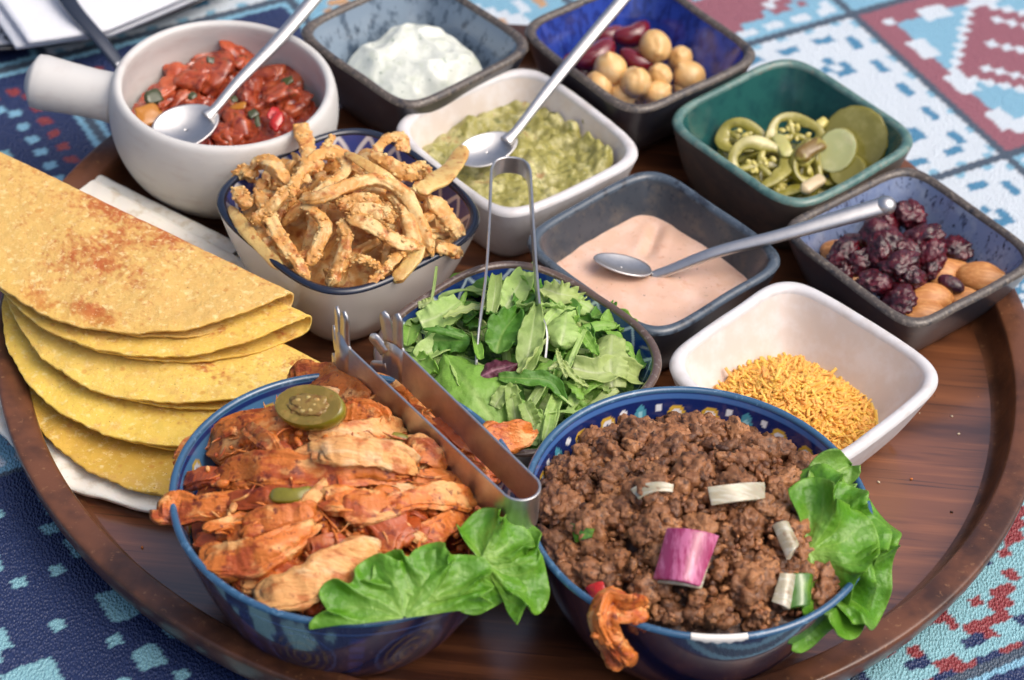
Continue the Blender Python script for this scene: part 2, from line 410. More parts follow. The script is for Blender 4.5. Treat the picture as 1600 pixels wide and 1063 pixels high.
dgrey_in = mat('slate_glaze', L(62, 68, 76), rough=.3, layers=((A(L(92, 88, 84), .8), 'n', 1.1, .45, .7), (A(L(40, 48, 60), .8), 'n', 3, .55, .7)), bump=(('n', 14, .12, .01),), coat=.3, coat_rough=.2)
blue_in = mat('cobalt_glaze', L(44, 70, 160), rough=.22, layers=((A(L(22, 36, 104), .8), 'n', 2.2, .42, .62, (1, 1, .4)), (A(L(80, 120, 190), .6), 'n', 1.4, .62, .8, (1.5, 1.5, .3))), coat=.6)
tz_in = mat('ash_blue_glaze', L(128, 146, 162), rough=.25, layers=((A(L(66, 82, 100), .9), 'n', 1.2, .5, .66, (1, 1, .6)), (A(L(30, 40, 56), .9), 'n', 2.6, .62, .72, (1.4, 1.4, .5))), coat=.5)
sp_in = mat('speckled_blue_glaze', L(118, 134, 168), rough=.22, layers=((A(L(160, 170, 186), .7), 'n', .8, .45, .75), (A(L(44, 52, 78), .85), 'n', 1.7, .53, .68, (1.3, 1.3, .45)), (A(L(22, 26, 44), .95), 'n', 2.6, .6, .68, (1.4, 1.4, .6))), coat=.6)
green_in = mat('green_glaze', L(40, 94, 90), rough=.25, layers=((A(L(28, 72, 76), .8), 'n', .7, .4, .65),), coat=.5)
green_rim = mat('pale_green_rim', L(96, 128, 120), rough=.3, layers=((A(L(136, 128, 112), .8), 'n', 4, .52, .7), (A(L(60, 100, 96), .8), 'n', 1.3, .45, .6)), coat=.4)
green_out = mat('bare_brown_clay', L(98, 86, 76), rough=.5, layers=((A(L(70, 72, 68), .8), 'n', .8, .4, .65),), bump=(('n', 10, .2, .02),))
porcelain = mat('cream_porcelain', L(232, 226, 216), rough=.16, coat=.6, coat_rough=.05, layers=((A(L(120, 100, 80), .7), 'n', 9, .78, .82),))
dk_edge = mat('blue_black_rim', L(26, 34, 52), rough=.22, coat=.6)
br_edge = mat('brown_edge', L(92, 74, 66), rough=.3, coat=.5, layers=((A(L(150, 140, 134), .6), 'n', 4, .55, .7),))
print_glaze = mat('printed_glaze', (1, 1, 1, 1), rough=.15, attr=True, coat=.7, coat_rough=.05)
navy_out = mat('navy_glaze', L(20, 30, 66), rough=.14, coat=1.0, coat_rough=.04, layers=((A(L(52, 40, 70), .6), 'n', .5, .5, .7),))
teal_rim = mat('blue_rim', L(52, 92, 126), rough=.18, coat=.8, layers=((A(L(110, 150, 180), .7), 'n', 3, .55, .75),))
steel = mat('brushed_steel', (.62, .61, .6, 1), rough=.4, metal=1, layers=((A((.5, .5, .5, 1), .5), 'n', 3, .4, .7),), bump=(('n', 60, .03, .005, (1, .05, 1)),))
dark_steel = mat('dark_steel', (.16, .17, .19, 1), rough=.25, metal=1)

H = 4.2
SQ = {}
def square(key, name, label, W, Nn, E, Sx, n, th, m_out, m_rim, m_in, h=H, basef=.74, belly=.3, wob=.12):
    c, rot, a = corners(W, Nn, E, Sx, h, n)
    SQ[key] = dict(c=c, rot=rot, a=a, n=n, h=h, base=a*basef, th=th, belly=belly)
    return bowl(name, label, c, rot, n, a, h, a*basef, th, m_out, m_rim, m_in, belly, wob, seed=len(SQ)*3)
square('guac', 'square_bowl', 'white stoneware square bowl holding guacamole and a spoon', (624, 200), (830, 104), (1000, 229), (780, 332), 5, .55, white_stone, white_stone, white_stone_in)
square('cheese', 'square_bowl', 'white stoneware square bowl holding orange grated cheese', (1029, 547), (1226, 439), (1448, 596), (1330, 730), 5, .6, white_stone, white_stone, white_stone_in, basef=.68)
square('green', 'square_bowl', 'green glazed square bowl with brown outside holding pickles', (1046, 165), (1215, 92), (1424, 226), (1275, 322), 5.5, .5, green_out, green_rim, green_in, h=4.4)
square('speck', 'square_bowl', 'dark square bowl with speckled blue inside holding almonds and dried cranberries', (1226, 345), (1420, 262), (1612, 400), (1440, 512), 6.5, .5, dark_clay, brown_rim, sp_in, h=4.0, basef=.66)
square('dark', 'square_bowl', 'slate grey square bowl holding pink sauce', (828, 365), (1005, 265), (1224, 405), (1030, 522), 6, .5, dark_clay, dgrey_rim, dgrey_in)
square('blue', 'square_bowl', 'dark square bowl with cobalt blue inside holding chickpeas and beans', (824, 38), (1000, -40), (1178, 90), (1000, 172), 6, .5, dark_clay, brown_rim, blue_in, h=4.9, basef=.55, belly=.38)
square('tz', 'square_bowl', 'dark square bowl with ash blue inside holding white dip', (475, 35), (640, -40), (830, 75), (650, 166), 6.5, .5, dark_clay, brown_rim, tz_in, h=4.9, basef=.58, belly=.38)

# printed bowls -------------------------------------------------
def lattice(i, N, a, nper, pv, base, line, lw, base2=None):
    u = np.arange(N)/N*nper; v = (i[:, 1].max()-i[:, 1])
    U, Vv = np.meshgrid(u, v/pv)
    w = .08*np.sin(2*np.pi*Vv*1.0)
    d = np.minimum(np.abs(((U+Vv+w+.5) % 1)-.5), np.abs(((U-Vv-w+.5) % 1)-.5))
    k = sst(lw, lw*.55, d)[..., None]
    b = np.array(base[:3])*(1+.25*noise(np.stack([U*3, Vv*3, U*0], -1)))[..., None]
    return b*(1-k)+np.array(line[:3])*k
c, rot, a = corners((345, 300), (555, 198), (757, 345), (520, 455), 5.5, 3.6)
ON = dict(c=c, rot=rot, a=a, n=3.6, h=5.5, base=a*.58, th=.4, belly=.42)
bowl('onion_bowl', 'cream rounded bowl with blue scalloped inside and dark rim full of fried onions', c, rot, 3.6, a, 5.5, a*.58, .4, porcelain, dk_edge, print_glaze, .42, N=480,
     paint=lambda i, N, a: lattice(i, N, a, 22, 3.2, L(58, 72, 138), L(214, 212, 216), .1))
c, rot, a = corners((580, 545), (800, 402), (1029, 562), (830, 708), 5.5, 3.0)
SA = dict(c=c, rot=rot, a=a, n=3.0, h=5.5, base=a*.55, th=.4, belly=.42)
bowl('salad_bowl', 'cream bowl with navy and white diamond inside and brown edge full of green salad', c, rot, 3.0, a, 5.5, a*.55, .4, porcelain, br_edge, print_glaze, .42, N=480,
     paint=lambda i, N, a: lattice(i, N, a, 16, 3.6, L(30, 58, 122), L(196, 212, 226), .055))
def persian(i, N, a, sch):
    per = 2*np.pi*a; rep = 9; cw = per/rep
    u = (np.arange(N)/N*per); v = i[:, 1].max()-i[:, 1]
    U, Vv = np.meshgrid(u, v); x = ((U % cw)-cw/2)*.75; Vo = Vv; Vv = Vv*.75
    C = np.empty(U.shape+(3,)); C[:] = np.array(sch['base'][:3])*(1+.2*noise(np.stack([U*.8, Vv*.8, U*0], -1)))[..., None]
    def put(m, c): C[m] = np.array(c[:3])
    def ell(cx, cy, rx, ry): return ((x-cx)/rx)**2+((Vv-cy)/ry)**2
    put(np.abs(Vv-.12) < .07, sch['line'])
    put(ell(0, .95, .26, .6) < 1, sch['teal']); put(ell(0, .85, .1, .3) < 1, sch['pale'])
    for s in (-1, 1):
        e = ell(s*.62, 1.55, .42, .42); put((e < 1) & (e > .35), sch['teal'])
        e = ell(s*1.35, .8, .34, .38); put(e < 1, sch['yel']); put(e < .45, sch['white']); put(ell(s*1.35, .8, .09, .09) < 1, sch['base'])
        e = ell(s*1.12, 1.4, .3, .3); put((e < 1) & (e > .3), sch['yel'])
        e = ell(s*1.75, 1.7, .45, .3); put(e < 1, sch['white']); put(e < .55, sch['red'])
        put(ell(s*.68, .5, .13, .13) < 1, sch['white'])
    put(ell(0, 2.3, .5, .3) < 1, sch['red']); put(ell(0, 2.3, .3, .16) < 1, sch['white'])
    put((np.abs(np.abs(x)-1.05) < .06) & (Vv > 1.9) & (Vv < 2.8), sch['teal'])
    return C
sch_b = dict(base=L(24, 40, 96), teal=L(76, 150, 170), pale=L(150, 205, 215), yel=L(206, 168, 60), white=L(225, 228, 232), red=L(165, 38, 46), line=L(70, 110, 170))
sch_c = dict(base=L(76, 124, 168), teal=L(40, 66, 130), pale=L(180, 210, 225), yel=L(200, 170, 80), white=L(220, 222, 226), red=L(160, 56, 56), line=L(34, 52, 110))
def outside_print(o, N, a):
    per = 2*np.pi*a; rep = 9; cw = per/rep
    u = np.arange(N)/N*per; v = o[:, 1]; U, Vv = np.meshgrid(u, v); x = (U % cw)-cw/2; y = Vv-3.2
    C = np.empty(U.shape+(3,)); C[:] = np.array(L(28, 42, 78)[:3])
    nz = noise(np.stack([U*2.2, Vv*2.2, U*0], -1))
    r = np.hypot(x/1.5, y/1.9)
    m = (np.abs(np.sin(r*9+2*np.abs(x))) < .5) & (r < 1) & (nz > -.25); C[m] = np.array(L(104, 84, 70)[:3])
    m = (np.abs(r-1.08) < .05); C[m] = np.array(L(60, 78, 120)[:3])
    m = (np.abs(np.abs(x)-cw/2) < .35) & (np.abs(np.sin(y*4)) > .5) & (np.abs(y) < 2.2); C[m] = np.array(L(44, 60, 116)[:3])
    m = (np.abs(y-2.55) < .06); C[m] = np.array(L(60, 90, 140)[:3])
    return C
CH = dict(c=np.array([-6.29, -17.86]), a=7.5, h=6.6, base=4.4, th=.42, belly=.42)
BE = dict(c=np.array([8.52, -16.79]), a=7.5, h=6.6, base=4.4, th=.42, belly=.42)
bowl('chicken_bowl', 'round blue bowl with painted outside and light blue patterned inside full of chicken strips', CH['c'], 0, 2, 7.5, 6.6, 4.4, .34, print_glaze, teal_rim, print_glaze, .42, N=480, paint=lambda i, N, a: persian(i, N, a, sch_c), paint_out=outside_print)
bt = bowl('beef_bowl', 'round navy bowl with chipped front rim and colourful painted inside full of minced beef', BE['c'], .2, 2, 7.5, 6.6, 4.4, .34, navy_out, teal_rim, print_glaze, .42, N=480, paint=lambda i, N, a: persian(i, N, a, sch_b))
# the chip in the front rim
chipm = mat('bare_white_clay', L(232, 228, 220), rough=.6, bump=(('n', 6, .4, .04),))
k = 24; th = np.linspace(R(-92), R(-74), k); V = []
for q, tt in enumerate(th):
    e = math.sin(math.pi*q/(k-1))**.5
    for (dr, dz) in ((.012, -.10-.2*e*(.8+.25*math.sin(q*1.3))), (.03, -.12), (-.02, .03), (-.2, .028)):
        rr = 7.5+dr; V.append((BE['c'][0]+rr*math.cos(tt), BE['c'][1]+rr*math.sin(tt), 6.6+dz*1.0-.0))
mk('chip', np.array(V), grid_faces(k, 4), chipm, bt)

# ================================================================ tray
def build_tray():
    C = (.51, -.69, 0)
    wood = mat('dark_acacia', L(118, 70, 42), rough=.34, coat=1.0, coat_rough=.2, coat_ior=1.8, bump=(('n', 2.5, .12, .03, (.15, 2, 1)),),
               layers=((A(L(62, 32, 20), .9), 'n', .22, .38, .62, (.25, 1.6, 1)), (A(L(156, 96, 58), .6), 'n', .5, .48, .7, (.12, 2.2, 1)), (A(L(40, 22, 15), .75), 'n', 1.6, .58, .72, (.06, 2.5, 1)), (A(L(30, 20, 16), .9), 'n', 2.4, .77, .8), (A(L(200, 190, 180), .8), 'n', 9, .80, .83)))
    edge = mat('worn_wood_rim', L(108, 66, 42), rough=.34, coat=.3, coat_rough=.25, bump=(('n', 3, .3, .05),),
               layers=((A(L(58, 34, 22), .9), 'n', .25, .4, .62), (A(L(150, 108, 74), .6), 'n', 3.5, .6, .75)))
    t = thing('wooden_tray', 'large round dark wooden tray with raised rim carrying all the bowls', 'tray', C)
    N = 256
    floor = [(.01, -.02), (6, -.02), (12, -.02), (18, -.01), (22, 0), (22.9, .03)]
    V = rev(floor, C, 0, 2, N); mk('tray_floor', V.reshape(-1, 3), grid_faces(len(floor), N, True), wood, t)
    rim = [(22.9, .03), (23.1, .08), (23.3, .22), (23.46, .5), (23.58, .9), (23.66, 1.3), (23.75, 1.6), (23.9, 1.7), (24.4, 1.78), (24.85, 1.8), (25.02, 1.78), (25.1, 1.7), (25.12, 1.5), (25.0, .9), (24.7, .2), (24.2, -.5), (23.6, -1.0), (22.8, -1.24), (20, -1.25), (.01, -1.25)]
    rim = np.vstack([catmull(np.array(rim[:-2]), 3), rim[-2:]])
    V = rev(rim, C, 0, 2, N); V[..., 2] += .04*noise(V*.25)*(V[..., 2] > .5); mk('tray_rim', V.reshape(-1, 3), grid_faces(len(rim), N, True), edge, t)
build_tray()

# ================================================================ pot with handle
SP = (-15.66, 10.55); SPH = 6.2
def build_pot():
    t = thing('handled_pot', 'white stoneware pot with stubby side handle holding tomato salsa', 'pot', (*SP, 0))
    prof = [(.01, .1), (2.6, .08), (3.0, 0), (3.3, .1), (4.3, .75), (5.1, 1.8), (5.6, 3.0), (5.8, 4.2), (5.78, 5.2), (5.68, 5.75), (5.56, 6.05), (5.38, 6.18), (5.2, 6.14), (5.1, 5.98), (5.1, 5.5), (5.15, 4.6), (5.0, 3.3), (4.5, 2.0), (3.6, 1.1), (2.4, .8), (.01, .75)]
    prof = np.vstack([prof[:2], catmull(np.array(prof[2:-1]), 4), prof[-1:]])
    V = rev(prof, SP, 0, 2, 160); mk('pot_body', V.reshape(-1, 3), grid_faces(len(prof), 160, True), mat_pot, t)
    a = at(190, 156, 4.3); b = at(44, 124, 4.6)
    d = (b-a)/np.linalg.norm(b-a); a = a-d*.6*0+d*0
    s = np.array([-.35, 0, .25, .6, 1.2, 2, 3, 4, 4.6, 5.0, 5.2, 5.3]); ln = np.linalg.norm(b-a); s = s/5.3*(ln+.35)-.35
    r = np.array([2.1, 1.75, 1.5, 1.36, 1.3, 1.3, 1.35, 1.42, 1.46, 1.4, 1.2, .7])*.98
    P = a+d*np.linspace(.3, s[-1], len(s))[:, None]
    r = np.interp(np.linspace(.3, s[-1], len(s)), s, r)
    P = catmull(P, 3); r = np.interp(np.linspace(0, 1, len(P)), np.linspace(0, 1, len(r)), r)*2
    V, F = tube(P, r, r, nr=32, power=2); mk('pot_handle', V, F, mat_pot, t)
mat_pot = mat('matte_white_stoneware', L(204, 203, 199), rough=.48, layers=((A(L(140, 120, 104), .8), 'n', 12, .74, .8), (A(L(184, 174, 168), .5), 'n', .5, .48, .75, (1, 1, 3))), bump=(('n', 5, .1, .02),), coat=.1, coat_rough=.4)
build_pot()

# ================================================================ plate with napkin, top left
def build_plate():
    c = (-34.6, 39.6, -1.28)
    t = thing('patterned_plate', 'large white plate with black floral border at the top left corner', 'plate', c)
    pl = mat('plate_print', (1, 1, 1, 1), rough=.2, attr=True, coat=.5)
    N = 720
    prof = [(.01, .1), (10, .1), (14.5, .12), (15.5, .2)]+[(15.5+4.5*k/24, .25+1.0*k/24) for k in range(1, 25)]+[(20.2, 1.28), (20.3, 1.15), (20.0, .95), (15.5, .02), (13, 0), (.01, 0)]
    prof = np.array(prof); V = rev(prof, c, 0, 2, N)
    u = np.arange(N)/N*2*np.pi*18; U, Rr = np.meshgrid(u, prof[:, 0])
    nz = fbm(np.stack([U*.9, Rr*1.2, U*0], -1), 3)
    Cc = np.empty(U.shape+(3,)); Cc[:] = np.array(L(222, 224, 228)[:3])
    band = (Rr > 16.3) & (Rr < 19.7); fl = (np.abs(np.sin(U*1.3)*np.cos(Rr*2.4+np.sin(U*.65)*2)+nz*.8) > .33)
    Cc[band & fl] = np.array(L(26, 28, 36)[:3]); Cc[(Rr > 19.75)] = np.array(L(24, 26, 34)[:3]); Cc[(np.abs(Rr-16.1) < .14)] = np.array(L(30, 32, 40)[:3])
    mk('plate_body', V.reshape(-1, 3), grid_faces(len(prof), N, True), pl, t, col=Cc.reshape(-1, 3))
    # folded napkin: two sheets
    nm = mat('paper_napkin', L(218, 221, 227), rough=.8, bump=(('n', 5, .3, .03), ('n', .5, .4, .3)))
    tn = thing('folded_napkin', 'white folded paper napkin lying on the patterned plate', 'napkin', (-30, 28, .2))
    for q, (p0, p1, p2, z) in enumerate((((25, 76), (172, 58), (310, 0), .55), ((45, 70), (165, 52), (330, -18), 1.05))):
        A0, B0, C0 = (at(*p, z)[:2] for p in (p0, p1, p2))
        e2 = np.array([-.62, .95])*16
        top = np.linspace(0, 1, 30)
        edge = np.array([A0+(B0-A0)*tt/.4 if tt < .4 else B0+(C0-B0)*(tt-.4)/.6 for tt in top])
        g = edge[:, None]+e2*np.linspace(0, 1, 24)[None, :, None]
        zz = z+.12*noise(np.concatenate([g*.3, g[..., :1]*0], -1), q)+.1
        V = np.concatenate([g, zz[..., None]], -1).reshape(-1, 3)
        mk('napkin_fold', V, grid_faces(30, 24), nm, tn, solid=.25)
    # dark metal fork handle
    tk = thing('fork_handle', 'dark steel cutlery handle leaning over the plate edge behind the pot', 'cutlery', at(150, 50, .5))
    P = catmull(np.array([at(70, -60, 2.2), at(112, 10, 1.8), at(150, 55, 1.35), at(190, 105, .6)]), 8)
    V, F = tube(P, np.linspace(1.0, .72, len(P)), .35, nr=16, power=3); mk('handle_shaft', V, F, dark_steel, tk)
build_plate()
# ================================================================ FOOD
# ---- taco shells and flour tortillas
corn = mat('corn_tortilla', (1, 1, 1, 1), rough=.62, attr=True, bump=(('n', 7, .6, .06), ('n', 2.2, .6, .12)), sss=.1,
           layers=((A(L(212, 164, 90), .55), 'n', 1.1, .5, .72), (A(L(244, 226, 164), .55), 'n', 3.0, .52, .72), (A(L(246, 234, 190), .6), 'n', 8, .64, .72), (A(L(196, 136, 66), .5), 'n', 4.5, .58, .72), (A(L(120, 66, 26), .85), 'n', 7, .68, .73), (A(L(196, 128, 52), .5), 'v', 1.0, .18, .08)))
flour = mat('flour_tortilla', L(234, 230, 218), rough=.7, bump=(('n', 2.2, .35, .12), ('n', 9, .2, .03)), sss=.2, layers=((A(L(206, 192, 164), .7), 'n', 1.3, .5, .7), (A(L(170, 140, 100), .5), 'n', 2.6, .68, .76)))
FD = np.array([.877, -.48]); FN = np.array([-.48, -.877])       # along the fold / from the fold to the open edge
def folded(name, label, cat, C, Rr, s0, z, rho, mt, spice=(), seed=0, rot=0, droop=.8, group=None, thick=.11, gap=.0, edge_w=.16, base=L(232, 184, 78)):
    t = thing(name, label, cat, (C[0], C[1], 0), group)
    cs, sn = math.cos(rot), math.sin(rot); d = np.array([FD[0]*cs-FD[1]*sn, FD[0]*sn+FD[1]*cs]); n = np.array([FN[0]*cs-FN[1]*sn, FN[0]*sn+FN[1]*cs])
    Lh = math.sqrt(Rr*Rr-s0*s0)*.995
    na, nq = (220, 100) if mt is corn else (90, 40)
    for part, sg in (('upper_flap', 1), ('lower_flap', -1)):
        A_ = np.linspace(-1, 1, na); A_ = np.sin(A_*np.pi/2)*Lh
        g = np.linspace(0, 1, nq)
        se = np.sqrt(np.maximum(Rr*Rr-A_*A_, 0))-s0
        th = np.arctan2(se+s0, A_)
        se = se+edge_w*1.5*noise(np.stack([th*5, th*0, th*0+seed], -1), seed)*(se > .5)+.12*noise(np.stack([th*22, th*0, th*0+seed], -1), seed+3)*(se > .5)
        if sg < 0: se = se*.96
        se = np.maximum(se, .02)
        a2 = A_[:, None]*np.ones(nq)[None]; q = g[None]*(se[:, None]+rho*.57)
        phi = np.minimum(q/rho, np.pi/2)
        s = rho*(1-np.cos(phi))*(q >= 0)+np.maximum(q-rho*np.pi/2, 0)
        zz = z+sg*rho*np.sin(phi)
        zz = zz-droop*(s/Rr)**2*(1 if sg > 0 else .35)+.22*fbm(np.stack([a2*.28, s*.28, s*0+seed], -1), 2, seed)*sst(0, 2, s)*(1 if sg > 0 else .3)
        zz = zz-sg*(rho-.12)*.55*sst(1, 8, s)
        zz += .22*noise(np.stack([a2*.7, s*.25, s*0], -1), seed+2)*sst(2, 8, s)+.05*fbm(np.stack([a2*1.6, s*1.6, s*0], -1), 2, seed+6)
        xy = C[None, None]+d*a2[..., None]+n*(s+s0)[..., None]
        V = np.concatenate([xy, np.maximum(zz, .12)[..., None]], -1).reshape(-1, 3)
        col = None
        if mt is corn:
            c0 = np.array(base[:3])*np.ones((len(V), 3))
            k = np.zeros(len(V))
            for (px, py, rx, ry, am) in spice:
                p = at(px, py, z)[:2]; dd = (V[:, :2]-p); u = dd@d; v_ = dd@n
                k = np.maximum(k, am*np.exp(-((u/rx)**2+(v_/ry)**2)))
            nz = fbm(V*3.2, 4, 4); nz2 = fbm(V*.6, 2, 8); nz3 = noise(V*7.5, 12)
            k = sst(.12, .95, k+.6*nz*(k > .03)+.5*nz2*(k > .03)+.55*nz3*(k > .03))
            col = c0*(1-k[:, None])+np.array(L(176, 92, 38)[:3])*k[:, None]
            # paler rim band and deeper yellow towards the edge
            e = np.clip((s/np.maximum(se[:, None], .1)).reshape(-1), 0, 1)
            col = col*(1-.25*sst(.8, 1, e)[:, None])+.25*sst(.8, 1, e)[:, None]*np.array(L(236, 192, 76)[:3])
        mk(part, V, grid_faces(na, nq), mt, t, col=col, solid=thick)
    return t
shells = [
    ('uppermost crisp yellow taco shell dusted with brown spice on top of the stack', (-17.31, 1.74), 1.9, 5.2, .5, ((215, 335, 4.0, 1.9, 1.0), (130, 300, 2.6, 1.2, .5), (150, 410, 2.6, 1.8, .8), (250, 370, 3.0, 1.1, .85), (310, 396, 3.0, .8, .65), (200, 440, 2.2, 1.2, .6), (60, 462, 1.2, .7, .8), (150, 490, 1.6, .6, 1.0), (60, 300, 3, 2, .28))),
    ('second crisp yellow taco shell from the top, just under the spiced one', (-16.51, 1.07), 1.9, 4.35, .5, ((330, 515, 3, .6, .45), (420, 500, 2, .5, .4), (150, 520, 2, .5, .35))),
    ('third crisp yellow taco shell from the top in the middle of the stack', (-15.07, -.83), 1.9, 3.3, .5, ((290, 560, 2.6, .7, .8), (430, 560, 2, 1, .4), (200, 545, 2, .7, .5))),
    ('fourth crisp yellow taco shell from the top, second from the bottom', (-14.88, -2.48), 1.9, 2.25, .48, ((160, 605, 2, .5, .7), (250, 640, 2, .6, .3))),
    ('lowest crisp yellow taco shell with a small crack lying on the flour tortilla', (-13.84, -4.62), 1.9, 1.2, .42, ()),
]
for i, (lab, C, s0, z, rho, sp) in enumerate(shells):
    folded('taco_shell', lab, 'taco shell', np.array(C), 9.3, s0, z, rho, corn, sp, seed=i*3+1, rot=(0, .02, -.03, .02, -.02)[i], group='crisp taco shells stacked on the tray', droop=(1.0, .8, .8, .7, .5)[i],
           base=(L(214, 174, 98), L(226, 190, 92), L(230, 196, 98), L(230, 196, 88), L(206, 164, 64))[i])
folded('flour_tortilla', 'soft white flour tortilla lying lowest under the taco shells, its front edge showing', 'tortilla', np.array([-14.6, -3.95]), 10.5, 1.0, .42, .28, flour, seed=31, group='soft flour tortillas', droop=0, thick=.2, edge_w=.3)
folded('flour_tortilla', 'folded white flour tortilla poking out behind the taco shells near the onion bowl', 'tortilla', np.array([-16.5, 2.6]), 6.8, -1.0, 1.6, .45, flour, seed=37, rot=-.06, group='soft flour tortillas', droop=1.2, thick=.22, edge_w=.3)
folded('flour_tortilla', 'folded white flour tortilla poking out behind the taco shells nearest the pot', 'tortilla', np.array([-18.6, 4.2]), 5.0, -1.9, 1.1, .4, flour, seed=41, rot=-.02, group='soft flour tortillas', droop=.8, thick=.22, edge_w=.3)

# ---- generic fillings: a height field filling a bowl
def fill(name, label, cat, B, z0, hfun, mt, c=None, nr=44, nt=150, colf=None, kind=None, margin=.03, parent=None, edge_drop=.12):
    """surface reaching the bowl wall at height z0 (+noise)"""
    o = outline(B.get('n', 2), nt); rot = B.get('rot', 0); cs, sn = math.cos(rot), math.sin(rot); o = o@np.array([[cs, sn], [-sn, cs]])
    a = in_bowl_a(B['a'], B['h'], B['base'], B['th'], B['belly'], z0)+margin
    r = np.linspace(0, 1, nr)**.8
    xy = o[None]*(r*a)[:, None, None]+np.asarray(B['c'])[None, None]
    z = z0+hfun(xy[..., 0], xy[..., 1], np.broadcast_to(r[:, None], xy.shape[:2]))
    V = np.concatenate([xy, z[..., None]], -1).reshape(-1, 3)
    ob = mk(name, V, grid_faces(nr, nt, True)[:, ::-1], mt, parent, col=None if colf is None else colf(V))
    if parent is None: tag(ob, label, cat, kind=kind)
    return ob
def NX(x, y, s, seed, o=2): return fbm(np.stack([x*s, y*s, x*0+seed*3.3], -1), o, seed)

# white dip
yog = mat('yoghurt_dip', L(222, 226, 214), rough=.3, sss=.3, ssr=(1, 1, .9), coat=.3, layers=((A(L(200, 208, 186), .6), 'n', 1.4, .52, .66), (A(L(84, 116, 90), .85), 'n', 3.2, .63, .69), (A(L(140, 160, 190), .5), 'n', 2.6, .68, .74)), bump=(('n', 2.5, .3, .08),))
tc = at(655, 95, 3.2)
def tzh(x, y, r):
    d = np.hypot((x-tc[0])/6.0, (y-tc[1]-.2)/5.4)
    a = np.arctan2(y-tc[1], x-tc[0])
    m = sst(1.06, .3, d)
    wx, wy = x+1.2*NX(x, y, .5, 31), y+1.2*NX(x, y, .5, 41)
    return -.9+m*2.9+.12*(y-tc[1])*m+.9*NX(wx, wy, .42, 3, 1)*m+.3*(1-np.abs(NX(wx, wy, .5, 15, 1))*3)*m+.05*NX(x, y, 2.2, 5)
fill('white_dip', 'white creamy yoghurt dip with green flecks heaped in the ash blue bowl', 'dip', SQ['tz'], 1.5, tzh, yog, nr=70, nt=200, kind=None)

# guacamole
gua = mat('guacamole_mash', L(158, 152, 80), rough=.35, sss=.2, ssr=(1, 1, .3), coat=.25, layers=((A(L(196, 190, 132), .85), 'n', .8, .47, .6), (A(L(104, 108, 44), .85), 'n', 1.8, .55, .68), (A(L(168, 128, 80), .85), 'n', .8, .6, .7), (A(L(44, 70, 34), .95), 'n', 4, .65, .72)), bump=(('n', 4.5, .7, .12), ('v', 3.2, .3, .1)))
gc = SQ['guac']['c']
def gh(x, y, r):
    m = .7*NX(x, y, .42, 7)+.6*np.abs(NX(x, y, .75, 9))+.14*NX(x, y, 2.2, 11)
    side = sst(.55, 1, r)*(.5+.9*sst(-2, 4, (x-gc[0])+(y-gc[1])*.3))
    return m*1.25+side*.55*(1+NX(x, y, 1.2, 13))+.5*(1-r**2)-.3
fill('guacamole', 'chunky green guacamole in the white square bowl', 'guacamole', SQ['guac'], 2.55, gh, gua, nr=80, nt=220)
tq = at(930, 205, 3.0)
V, F = ico(4); V = V.copy(); V = V*np.array([.55, .5, .8])
V = V*(1+.35*fbm(V*2.2, 3, 4))[:, None]+at(925, 190, 3.2)+np.array([-.1, -.1, 0])
o = mk('guacamole_smear', V, F, gua); tag(o, 'lump of guacamole stuck high on the right wall of its bowl', 'guacamole')

# pink sauce
pk = mat('pink_sauce', L(222, 184, 160), rough=.22, sss=.3, coat=.5, layers=((A(L(232, 200, 182), .7), 'n', .55, .45, .65), (A(L(204, 148, 118), .55), 'n', 1.5, .56, .75), (A(L(70, 66, 76), .9), 'n', 4.2, .69, .72), (A(L(150, 80, 56), .9), 'n', 8, .67, .71)), bump=(('n', .7, .25, .2), ('n', 6, .08, .02)))
g0, g1 = at(1030, 350, 2.2), at(1000, 425, 2.2); pp = at(985, 408, 2.2)
def pkh(x, y, r):
    d = (x-g0[0])*(g1[1]-g0[1])-(y-g0[1])*(g1[0]-g0[0]); d = d/np.hypot(*(g1-g0)[:2])
    along = ((x-g0[0])*(g1[0]-g0[0])+(y-g0[1])*(g1[1]-g0[1]))/np.hypot(*(g1-g0)[:2])**2
    gr = -.22*np.exp(-(d/.28)**2)*sst(-.1, .15, along)*sst(.8, .5, along)+.05*np.exp(-((np.abs(d)-.6)/.25)**2)*sst(-.1, .15, along)*sst(.8, .5, along)
    arc = np.hypot((x-at(1040, 455, 2.2)[0])/1.6, (y-at(1040, 455, 2.2)[1])/1.2)
    return gr+.16*NX(x, y, .35, 2)+.06*np.sin(arc*4)*np.exp(-(arc-.9)**2*2)+.1*sst(.9, 1, r)*NX(x, y, .8, 6)
fill('pink_sauce', 'smooth peppered pink sauce in the slate grey bowl', 'sauce', SQ['dark'], 2.25, pkh, pk, nr=80, nt=200)

